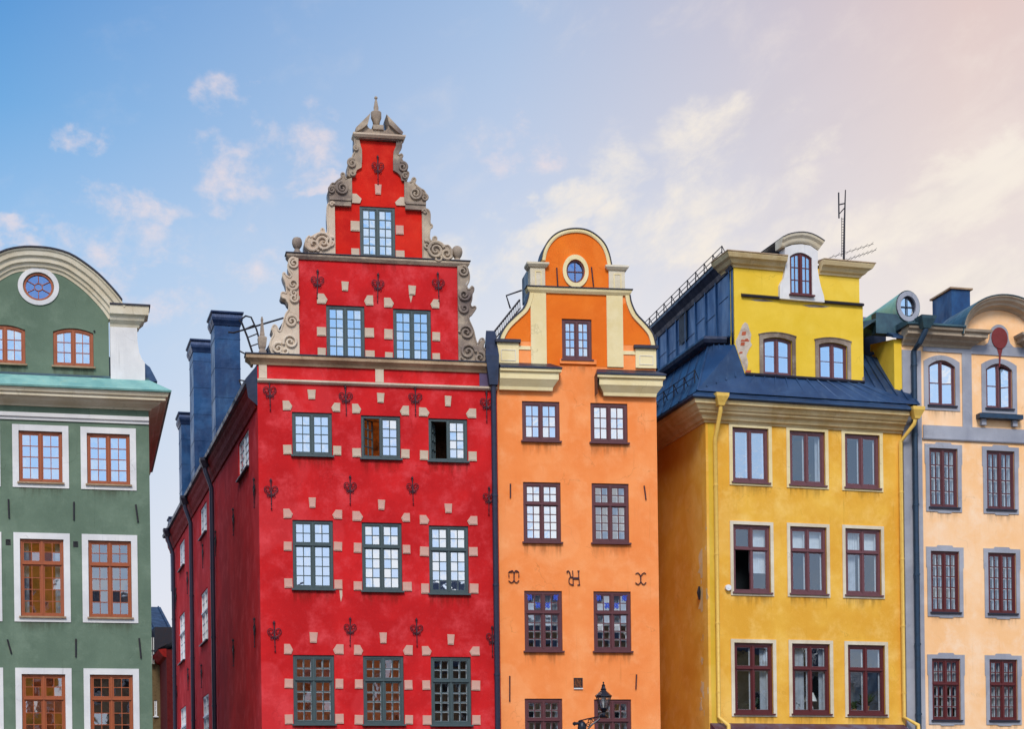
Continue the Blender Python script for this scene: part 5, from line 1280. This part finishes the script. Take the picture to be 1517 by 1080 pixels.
    H.part('copper_ledge', MB().sweep(path, [(-.02, .0), (.66, .0), (.68, .05), (.02, zg - zco + .02), (-.02, zg - zco + .02)], base=zco + .005), 'copper')
    H.part('copper_edge', MB().sweep(path, [(-.02, 0), (.03, 0), (.03, .06), (-.02, .06)], base=zg + .03), 'copper_dark')
    H.part('string_course', MB().sweep([(0, 0), (W, 0)], [(0, -.12), (.05, -.12), (.06, -.04), (.11, -.02), (.11, .1), (0, .12)], base=zs), 'white')
    cx, cz = F.p(57, 424.5); H.part('oculus_surround', MB().prism(ell(cx, cz, .62, .58), -.04, .01, [ell(cx, cz, .47, .44)]), 'white')
    for s in ((12.5, 740, 13.5, 768), (109.5, 744, 109.5, 771), (201, 748, 204.5, 774), (11, 948, 17, 969), (112.5, 947, 112.5, 974), (206, 946, 209, 976), (139.5, 490, 140, 492)): slit(H, F, *s, t=.055)
    for u, v in ((12, 803.5), (112, 806.5)):
        (a, b), (c, d) = F.p(u-3.5, v+4), F.p(u+3.5, v-4); H.part('vent', MB().prism([(a, b), (c, b), (c, d), (a, d)], -.02, .05, [[(a+.02, b+.02), (c-.02, b+.02), (c-.02, d-.02), (a+.02, d-.02)]]).box(a, c, .0, .04, b, d), 'iron_dark')
    for x in (0, W - .3): H.part('side_wall', MB().box(x, x + .3, .4, 12, 0, zw + .5), 'green')
    H.part('roof', MB().add([(-.3, .6, zg), (W+.3, .6, zg), (W+.3, 12, zg), (-.3, 12, zg), (2, 3, zg+2), (W-2, 3, zg+2), (W-2, 10, zg+2), (2, 10, zg+2)], [(0,1,5,4),(1,2,6,5),(2,3,7,6),(3,0,4,7),(4,5,6,7)]), 'roof_dark')
green_house()

# ================================================================== PEACH HOUSE
def peach_house():
    F = FP; H = House('grey_trimmed_house', F, 'peach coloured house with grey window surrounds and arched hood over a red oval')
    x2 = F.p(1643, 900)[0]; W = x2
    st = dict(frame='wood_maroon', cols=2, rows=[4], room='room_dark', ft=.075, rec=.05, glass='glass_dark', inner='white_paint', sillmat='dark_flash', bar=.03)
    mid = (F.p(1397.5, 700)[0] + F.p(1482, 700)[0])/2; pitch = F.p(1482.3, 710)[0] - F.p(1397.7, 708)[0]
    rows = [((664, 752), (669, 755), st), ((816.8, 906.6), (820, 910), dict(st, rows=[5])), ((976.4, 1067), (978, 1068), dict(st, rows=[3, 2], split=.6))]
    c1 = F.p(1397.7, 708)[0]
    for ri, (ra, rb, s_) in enumerate(rows):
        xs = [sx(F, (1397.7, 708)), sx(F, (1482.3, 712))] if ri == 0 else ([sx(F, (1400, 860)), sx(F, (1484.5, 865))] if ri == 1 else [sx(F, (1401.7, 1020)), sx(F, (1486.5, 1020))])
        xs.append(2*xs[1] - xs[0])
        z0 = (F.p(1398, ra[1])[1] + F.p(1483, rb[1])[1])/2; z1 = (F.p(1398, ra[0])[1] + F.p(1483, rb[0])[1])/2
        for wi, c in enumerate(xs):
            fr = dict(s_, frame='wood_plum') if ri == 0 else s_
            cu = [dict(drop=1 if wi else .45, x0=.03, x1=.97, mat='curtain', wav=.03)] if ri == 2 else ([dict(drop=1, x0=.78, x1=.97)] if ri == 0 else None)
            o, g = H.win(None, fr, fixed=(c, z0, 1.08, z1-z0), curt=cu, room='room_brown' if ri == 1 else 'room_dark')
            cx, zz, w, h = g; t = .14; a = w/2
            out = [(cx-a-t, zz-t-.02), (cx-a*.45, zz-t-.02), (cx-a*.42, zz-t-.06), (cx+a*.5, zz-t-.06), (cx+a*.53, zz-t-.02), (cx+a+t, zz-t-.02), (cx+a+t, zz+h*.72), (cx+a+t+.03, zz+h*.74), (cx+a+t+.03, zz+h+t), (cx+a*.6, zz+h+t), (cx+a*.5, zz+h+t+.06), (cx-a*.5, zz+h+t+.06), (cx-a*.6, zz+h+t), (cx-a-t-.03, zz+h+t), (cx-a-t-.03, zz+h*.74), (cx-a-t, zz+h*.72)]
            H.part('window_surround', MB().prism(out, -.03, .012, [[(cx-a, zz), (cx+a, zz), (cx+a, zz+h), (cx-a, zz+h)]]), 'greyblue')
    up = dict(st, rows=[2], cols=1, rise=.2, frame='wood_plum2', glass='glass', room='room_pale', inner=None, ft=.06)
    x1_ = sx(F, (1395, 570)); xq = sx(F, (1480, 577)); zt_ = (F.p(1395, 532)[1] + F.p(1480, 541)[1])/2; zb_ = (F.p(1395, 599)[1] + F.p(1480, 607.5)[1])/2
    for wi, c in enumerate((x1_, xq, 2*xq - x1_)):
        o, g = H.win(None, up, fixed=(c, zb_, 1.02, zt_ - zb_), open_={1: -35} if wi == 1 else ({1: -12} if wi == 0 else {}), room='room_pale')
        H.part('window_surround', ring(g[0], g[1], g[2], g[3], .17, -.03, .012, rise=.22), 'greyblue')
    # cornice and arch line
    zg0 = hz(F, (1340, 517), (1519, 531)); zg1 = zg0 + .32
    zcb = hz(F, (1343, 513), (1450, 519)); zct = hz(F, (1361, 482), (1445, 490), y=-.5)
    ax = sx(F, (1479.7, 501)); r0 = F.p(1441, 497, -.6)[0]; r0 = ax - r0
    a0, a1 = ax - r0, ax + r0
    hs = H.holes.pop(id(F)); n = 24
    zA = zct - .15; top_arch = F.p(1497, 452, -.6)[1]; hA = top_arch - zA
    arch = [(ax - r0*math.cos(math.pi*k/n), zA - .05 + (hA+.05)*math.sin(math.pi*k/n)**.85) for k in range(n+1)]
    H.part('wall', MB().prism([(0, 0), (W, 0), (W, zct-.05), (a1, zct-.05)] + arch[::-1][1:-1] + [(a0, zct-.05), (0, zct-.05)], 0, .4, hs, rev=.3), 'peach')
    def band(name, x0, x1, z0, z1, out=.03): H.part(name, MB().box(x0, x1, -out, .011, z0, z1), 'greyblue')
    band('corner_pilaster', .0, sx(F, (1367, 800)), .2, zg0, .045)
    zb0, zb1 = hz(F, (1366, 649), (1517, 657)), hz(F, (1366, 630), (1517, 637)); band('string_band', sx(F, (1367, 640)), W, zb0, zb1, .05)
    H.part('string_moulding', MB().sweep([(sx(F, (1366, 650)), 0), (W, 0)], [(0, -.04), (.07, -.04), (.09, 0), (0, .02)], base=zb0), 'greyblue')
    band('frieze_band', sx(F, (1367, 520)), W, zg0, zg1, .04)
    xs_ = sx(F, (1432, 570)); band('wall_strip', xs_ - .18, xs_ + .18, zb1, zg0, .035)
    xs2 = 2*xq - xs_; band('wall_strip', xs2 - .18, xs2 + .18, zb1, zg0, .035)
    hh = zct - zcb - .01; zcb -= .29
    pr = [(0, 0), (.06, 0), (.1, hh*.15), (.25, hh*.3), (.3, hh*.42), (.42, hh*.5), (.5, hh*.55), (.5, hh*.75), (.6, hh*.85), (.62, hh), (0, hh)]
    H.part('cornice', MB().sweep([(.0, 0), (a0 + .15, 0), (a0 + .15, .3)], pr, base=zcb + .3), 'hood_stone')
    H.part('cornice', MB().sweep([(a1 - .15, .3), (a1 - .15, 0), (W, 0)], pr, base=zcb + .3), 'hood_stone')
    H.part('gutter', MB().sweep([(-.1, 0), (a0 - .28, 0)], [(-.3, 0), (.64, 0), (.68, .03), (.68, .09), (.2, .2), (-.3, .2)], base=zct), 'copper_dark')
    H.part('gutter', MB().sweep([(a1 + .28, 0), (W, 0)], [(-.3, 0), (.64, 0), (.68, .03), (.68, .09), (.2, .2), (-.3, .2)], base=zct), 'copper_dark')
    o = H.part('arched_hood', MB().sweep(arch, [(-.02, -.04), (.04, -.12), (.08, -.3), (.14, -.34), (.2, -.48), (.26, -.52), (.3, -.6), (.34, -.6), (.34, .4), (-.02, .4)], 'xz'), 'hood_stone')
    obj('flashing', MB().sweep(arch, [(.345, -.64), (.37, -.64), (.37, 1.6), (.345, 1.6)], 'xz').mesh('flashing', 'copper_dark'), o, Matrix.Identity(4))
    cx, cz = F.p(1479.5, 501.5)
    so_ = H.part('oval_surround', MB().prism([(cx-.55, zg1 - .0), (cx-.42, zg1+.12), (cx-.36, cz)] + [(cx - .36*math.cos(math.pi*k/14), cz + .1 + .38*math.sin(math.pi*k/14)) for k in range(1, 14)] + [(cx+.36, cz), (cx+.42, zg1+.12), (cx+.55, zg1)], -.045, .01), 'greyblue')
    o = H.part('oval_shutter', MB().prism(ell(cx, cz, .31, .37), -.075, .0), 'red_oculus')
    st_ = MB(); (a, b), (c, d) = F.p(1478, 545), F.p(1482.5, 515)
    st_.prism([(a - .07, d), (a + .03, d - .3), (a + .02, b), (a + .07, b + .05), (c - .03, d - .35), (c + .06, d)], -.05, -.044); obj('rust_run', st_.mesh('rust_run', 'red_oculus'), o, Matrix.Identity(4))
    (a, b), (c, d) = F.p(1450, 624, -.2), F.p(1514, 619, -.2)
    o = H.part('window_shelf', MB().box(a, c, -.3, .0, d - .08, d + .08), 'pipe_blue'); obj('bracket', MB().box(a + .15, a + .32, -.16, .0, d - .3, d - .083).mesh('bracket', 'greyblue'), o, Matrix.Identity(4)); obj('bracket', MB().box(c - .32, c - .15, -.16, .0, d - .3, d - .083).mesh('bracket', 'greyblue'), o, Matrix.Identity(4))
    # downpipe
    y0 = -.75; p0 = F.p(1371, 474, y0); x, _ = F.p(1357.5, 800, -.16); zt = F.p(1355, 520, -.16)[1]
    m = MB().tube([(p0[0], y0, p0[1]), (p0[0], y0, p0[1] - .35), (p0[0] - .15, y0 + .15, p0[1] - .75), (x, -.16, zt), (x, -.16, .2)], .1, 10); k = 1.3
    while k < zt - .5: m.tube([(x, -.16, k), (x, -.16, k+.07)], .116, 10); k += 2.4
    H.part('downpipe', m, 'pipe_blue', smooth=True)
    H.part('hopper', MB().lathe([(.12, -.3), (.26, 0), (.28, .1)], p0[0], y0, p0[1], sq=True), 'copper_dark')
    # roof
    B = 14; zr = zct + .25; zt2 = zct + 3.2
    r = MB(); r.quad((-1.0, .25, zr), (W, .25, zr), (W, 5.5, zt2), (1.5, 5.5, zt2)); r.quad((-1.0, .25, zr), (1.5, 5.5, zt2), (1.5, B, zt2), (-1.0, B, zr)); r.quad((1.5, 5.5, zt2), (W, 5.5, zt2), (W, B, zt2), (1.5, B, zt2))
    r2 = MB(); r2.quad((-1.0, .24, zr), (W, .24, zr), (W, 1.6, zr + .35), (-1.0, 1.6, zr + .35))
    for i in range(16): r2.tube([(-1 + i*.6, .3, zr - .02), (-1 + i*.6, 1.6, zr + .37)], .025, 4)
    r2.quad((-1.0, -.3, zr), (-1.0, 1.6, zr + .35), (-2.6, 5, zr - .9), (-2.0, .2, zr - .7))
    H.part('roof', r2, 'copper_dark')
    for x_ in (0, W - .3): H.part('side_wall', MB().box(x_, x_ + .3, .4, B, 0, zct - .3), 'peach')
    # dormer with round window
    y = .3; cx, cz = F.p(1343.5, 455, y); rx, rz = .29, .36
    o = H.part('round_dormer', MB().prism(ell(cx, cz, rx + .14, rz + .16), y - .12, y + .1, [ell(cx, cz, rx, rz)]), 'greyblue', label='round copper dormer')
    m = MB(); A = ell(cx, cz, rx + .17, rz + .2, 24); Bk = [(x_ - 1.7 if False else cx - 1.3 + (x_-cx)*.25, 3.2, cz - .55 + (z_-cz)*.25) for x_, z_ in A]
    m.add([(x_, y - .08, z_) for x_, z_ in A] + Bk, [(i, (i+1) % 24, 24 + (i+1) % 24, 24 + i) for i in range(24)])
    obj('dormer_roof', m.mesh('dormer_roof', 'copper', True), o, Matrix.Identity(4))
    fr = MB().prism(ell(cx, cz, rx, rz), y - .02, y + .04, [ell(cx, cz, rx*.88, rz*.9)]).box(cx - .018, cx + .018, y - .02, y, cz - rz*.9, cz + rz*.9).box(cx - rx*.88, cx + rx*.88, y - .005, y + .02, cz - .018, cz + .018)
    w_ = obj('window', fr.mesh('window', 'dark_flash'), o, Matrix.Identity(4)); obj('pane', MB().quad(*[(a_, y + .045, b_) for a_, b_ in ell(cx, cz, rx*.9, rz*.92, 28)]).mesh('pane', 'glass'), o, Matrix.Identity(4))
    obj('lining', MB().prism(ell(cx, cz, rx, rz, 24), y + .11, y + .13).mesh('lining', 'room_pale'), o, Matrix.Identity(4))
    obj('dormer_base', MB().prism([(cx - 1.2, zct - .1), (cx + .35, zct - .1), (cx + .42, cz - rz - .1), (cx + .2, cz - rz + .05), (cx - 1.2, cz - rz + .1)], y - .06, y + .3).mesh('dormer_base', 'copper_dark'), o, Matrix.Identity(4))
    y = 4.0; (a, b), (c, d) = F.p(1410, 473, y), F.p(1437, 430, y)
    o = H.part('chimney', MB().box(a, c, y, y + 1.5, b - 2.5, d), 'chimney_blue'); obj('chimney_cap', MB().box(a - .08, c + .08, y - .08, y + 1.58, d, d + .06).mesh('chimney_cap', 'taupe'), o, Matrix.Identity(4))
    # small pale statue silhouette on the window sill
    s_ = empty('figurine', F, 'small pale figurine standing inside the lower left window of the peach house', 'figurine', None, (F.p(1408, 1062)[0], .32, F.p(1408, 1062)[1]))
    obj('figure', MB().lathe([(.09, 0), (.07, .1), (.06, .25), (.09, .38), (.1, .5), (.05, .58), (.035, .62), (.06, .68), (.055, .75), (0, .79)]).mesh('figure', 'white_paint', True), s_, Matrix.Identity(4))
peach_house()

# ================================================================== houses at the end of the lane
def lane_house():
    p = EYE + ray(238, 1080) * 100.0; F = Fr((p.x, p.y), 4)
    H = House('lane_house', F, 'small dark roofed house with a dormer, far down the lane between green and red houses')
    a = F.p(190, 1000)[0]; b = F.p(262, 1000)[0]; zt = F.p(236, 978)[1]
    H.win((228.5, 1038, 233, 1062), dict(frame='white_paint', cols=1, rows=[3], lights=1, ft=.05, glass='glass_low'), room='room_dark')
    H.part('wall', MB().prism([(a, 0), (b, 0), (b, zt), (a, zt)], 0, .3, H.holes.pop(id(F)), rev=.25), 'umber')
    z1 = F.p(236, 930)[1]; z2 = F.p(236, 908)[1]
    r = MB(); r.quad((a, -.3, zt), (b, -.3, zt), (b, 1.6, z1), (a, 1.6, z1)); r.quad((a, 1.4, z1), (b, 1.4, z1), (b, 7, z2 + 1.2), (a, 7, z2 + 1.2))
    for i in range(9): r.tube([(a + i*.8, 1.4, z1 + .02), (a + i*.8, 7, z2 + 1.22)], .05, 4)
    H.part('roof', r, 'roof_dark')
    x0 = F.p(229, 950)[0]; zd0 = F.p(229, 975)[1]
    H.part('dormer', MB().box(x0, b, -.2, 2, zd0, z1), 'iron_dark')
    (c, d), (e, f) = F.p(223.5, 985), F.p(227, 946)
    H.part('dormer_window', MB().box(c, e, -.3, -.2, d, f), 'shade_white'); H.part('dormer_bar', MB().box((c+e)/2 - .03, (c+e)/2 + .03, -.33, -.3, d, f).box(c, e, -.325, -.301, (d+f)/2 - .04, (d+f)/2 + .04), 'iron_dark')
    H.part('side_wall', MB().box(a, a + .3, .3, 8, 0, zt), 'umber')
    # red neighbour, seen edge on beyond the long red wall
    S = FRS; x = S.p(247, 1000, .35)[0]
    G = House('rear_red_house', Fr(S.w(x - .0, .35), -87.7), 'low dark red rear house wall at the far end of the lane')
    zz = S.p(253, 955, .35)[1]
    L_ = 9; G.part('wall', MB().box(-L_, -.0, 0, .3, 0, zz), 'deep_red'); G.part('wall_end', MB().box(-.3, -.0, .3, 4, 0, zz), 'deep_red')
    G.part('eaves', MB().sweep([(-L_, 0), (0, 0)], [(0, -.4), (.15, -.35), (.35, -.1), (.4, 0), (0, .05)], base=zz), 'cornice_red')
    G.part('roof', MB().quad((-L_, -.4, zz + .05), (0, -.4, zz + .05), (0, 4, zz + 2.2), (-L_, 4, zz + 2.2)), 'roof_dark')
lane_house()

# ================================================================== street lamp in front of the orange house
def street_lamp():
    y = -3.0; F = FO
    px = lambda u, v: Vector((F.p(u, v, y)[0], 0, F.p(u, v, y)[1]))
    zl = Z(13.5, 840, 1000); P = lambda a, b: px(*zl((a, b))[0])
    base = P(300, 1060); e = empty('street_lamp', F, 'black lantern on a scrolled iron arm in front of the orange house', 'street lamp', None, (base.x, y, 0))
    o = Vector((base.x, 0, 0)); Lc = lambda a, b: P(a, b) - o
    k = (P(101, 0) - P(100, 0)).x
    cb = Lc(300, 1000)
    obj('post', MB().lathe([(.22, 0), (.22, .5), (.14, .7), (.1, 1.0), (.085, cb.z - .6), (.12, cb.z - .5), (.14, cb.z - .1), (.12, cb.z + .03), (.06, cb.z + .1), (0, cb.z + .12)]).mesh('post', 'lamp_iron', True), e, Matrix.Identity(4))
    m = MB(); m.tube([Lc(140, 985), Lc(240, 975), Lc(300, 990)], [.055, .04, .05], 8); m.lathe([(0, -.07), (.06, -.03), (.06, .03), (0, .07)], Lc(150, 985).x, 0, Lc(150, 985).z)
    m.tube([Lc(235, 930), Lc(400, 890), Lc(560, 858), Lc(640, 850)], .022, 6); m.tube([Lc(420, 1090), Lc(500, 1000), Lc(610, 920), Lc(650, 880)], .03, 6)
    for (a, b, r, t, s0, sg) in ((460, 940, 45, 1.4, 0, 1), (520, 915, 40, 1.4, 180, -1), (425, 1010, 40, 1.3, 90, 1), (480, 985, 34, 1.2, 200, 1)):
        c = Lc(a, b); m.spiral(c.x, c.z, r*k, t, 0, .016, R(s0), sg)
    m.tube([Lc(235, 930), Lc(260, 985), Lc(310, 1040)], .03, 6)
    obj('arm', m.mesh('arm', 'lamp_iron', True), e, Matrix.Identity(4))
    c = Lc(735, 700); cz = lambda b: Lc(735, b).z
    hb = MB().lathe([(.03, cz(880)), (.12, cz(870)), (.14, cz(840)), (.06, cz(810)), (.05, cz(760)), (.1, cz(730)), (.12, cz(700)), (.14, cz(690)), (.1, cz(680))], c.x, 0, 0, 12)
    hb.tube([Lc(640, 860), Lc(660, 800), Lc(735, 780)], .04, 6)
    obj('lantern_holder', hb.mesh('lantern_holder', 'lamp_iron', True), e, Matrix.Identity(4))
    n = 6; rt, rb = 150*k, 78*k; zt, zb = cz(445), cz(680)
    m = MB(); gl = MB()
    ang = [math.pi/6 + 2*math.pi*i/n for i in range(n)]
    top = [Vector((c.x + rt*math.cos(a), rt*math.sin(a), zt)) for a in ang]; bot = [Vector((c.x + rb*math.cos(a), rb*math.sin(a), zb)) for a in ang]
    for i in range(n):
        m.tube([top[i], bot[i]], .016, 5); m.tube([top[i], top[(i+1) % n]], .02, 5); m.tube([bot[i], bot[(i+1) % n]], .02, 5); gl.quad(top[i], bot[i], bot[(i+1) % n], top[(i+1) % n])
    obj('lantern_frame', m.mesh('lantern_frame', 'lamp_iron'), e, Matrix.Identity(4)); obj('lantern_glass', gl.mesh('lantern_glass', 'lamp_glass'), e, Matrix.Identity(4))
    obj('lantern_roof', MB().lathe([(175*k, cz(440)), (172*k, cz(425)), (60*k, cz(325)), (50*k, cz(310)), (62*k, cz(295)), (46*k, cz(280)), (34*k, cz(240)), (34*k, cz(215)), (42*k, cz(212)), (24*k, cz(200)), (10*k, cz(185)), (18*k, cz(160)), (10*k, cz(145)), (0, cz(140))], c.x, 0, 0, 6).mesh('lantern_roof', 'lamp_iron'), e, Matrix.Identity(4))
    obj('bulb', MB().lathe([(.03, zb), (.035, zb+.1), (.07, zb+.2), (.075, zb+.45), (.04, zb+.52), (0, zb+.54)], c.x, 0, 0, 12).mesh('bulb', 'shade_white', True), e, Matrix.Identity(4))
street_lamp()

# ================================================================== houses across the square, mirrored in the lower windows
def opposite():
    data = [(-34, 17, 13, 'yellow', 'yellow house across the square behind the viewer'), (-16, 15.5, 23.5, 'yellow', 'tall yellow house across the square behind the viewer'), (0, 14, 16, 'taupe', 'brown house across the square behind the viewer'),
            (15, 17, 16.5, 'taupe', 'brown stone house with high roof across the square'), (33, 16, 14, 'yellow', 'yellow corner house across the square'), (50, 18, 17, 'ochre', 'large ochre house across the square'), (69, 20, 14, 'taupe', 'long brown house across the square'), (90, 22, 16, 'peach', 'wide peach house across the square')]
    for x, w, h, mat, lab in data:
        F = Fr((x + w, -14), 180)
        e = empty('facing_house', F, lab, 'house', 'houses across the square')
        obj('wall', MB().prism([(0, 0), (w - .4, 0), (w - .4, h), (0, h)], 0, 8).mesh('wall', mat), e, Matrix.Identity(4))
        obj('roof', MB().add([(-.3, -.4, h), (w, -.4, h), (w, 8, h), (-.3, 8, h), (1.5, 3.5, h + 3.2), (w - 2, 3.5, h + 3.2)], [(0, 1, 5, 4), (1, 2, 5), (2, 3, 4, 5), (3, 0, 4)]).mesh('roof', 'roof_dark'), e, Matrix.Identity(4))
        wm = MB().box(-.55, .55, -.05, .02, 0, 1.9).mesh('window', 'room_dark'); fm = MB().prism([(-.7, -.15), (.7, -.15), (.7, 2.05), (-.7, 2.05)], -.04, .01, [[(-.55, 0), (.55, 0), (.55, 1.9), (-.55, 1.9)]]).mesh('window_surround', 'white_paint')
        nx = int(w//3)
        for r in range(int((h - 3)//3.6)):
            for i in range(nx):
                X = (w - .4)*(i + .5)/nx; Zz = 4.2 + r*3.6
                a = obj('window', wm, e, Matrix.Translation((X, 0, Zz))); obj('window_surround', fm, a, Matrix.Identity(4))
opposite()
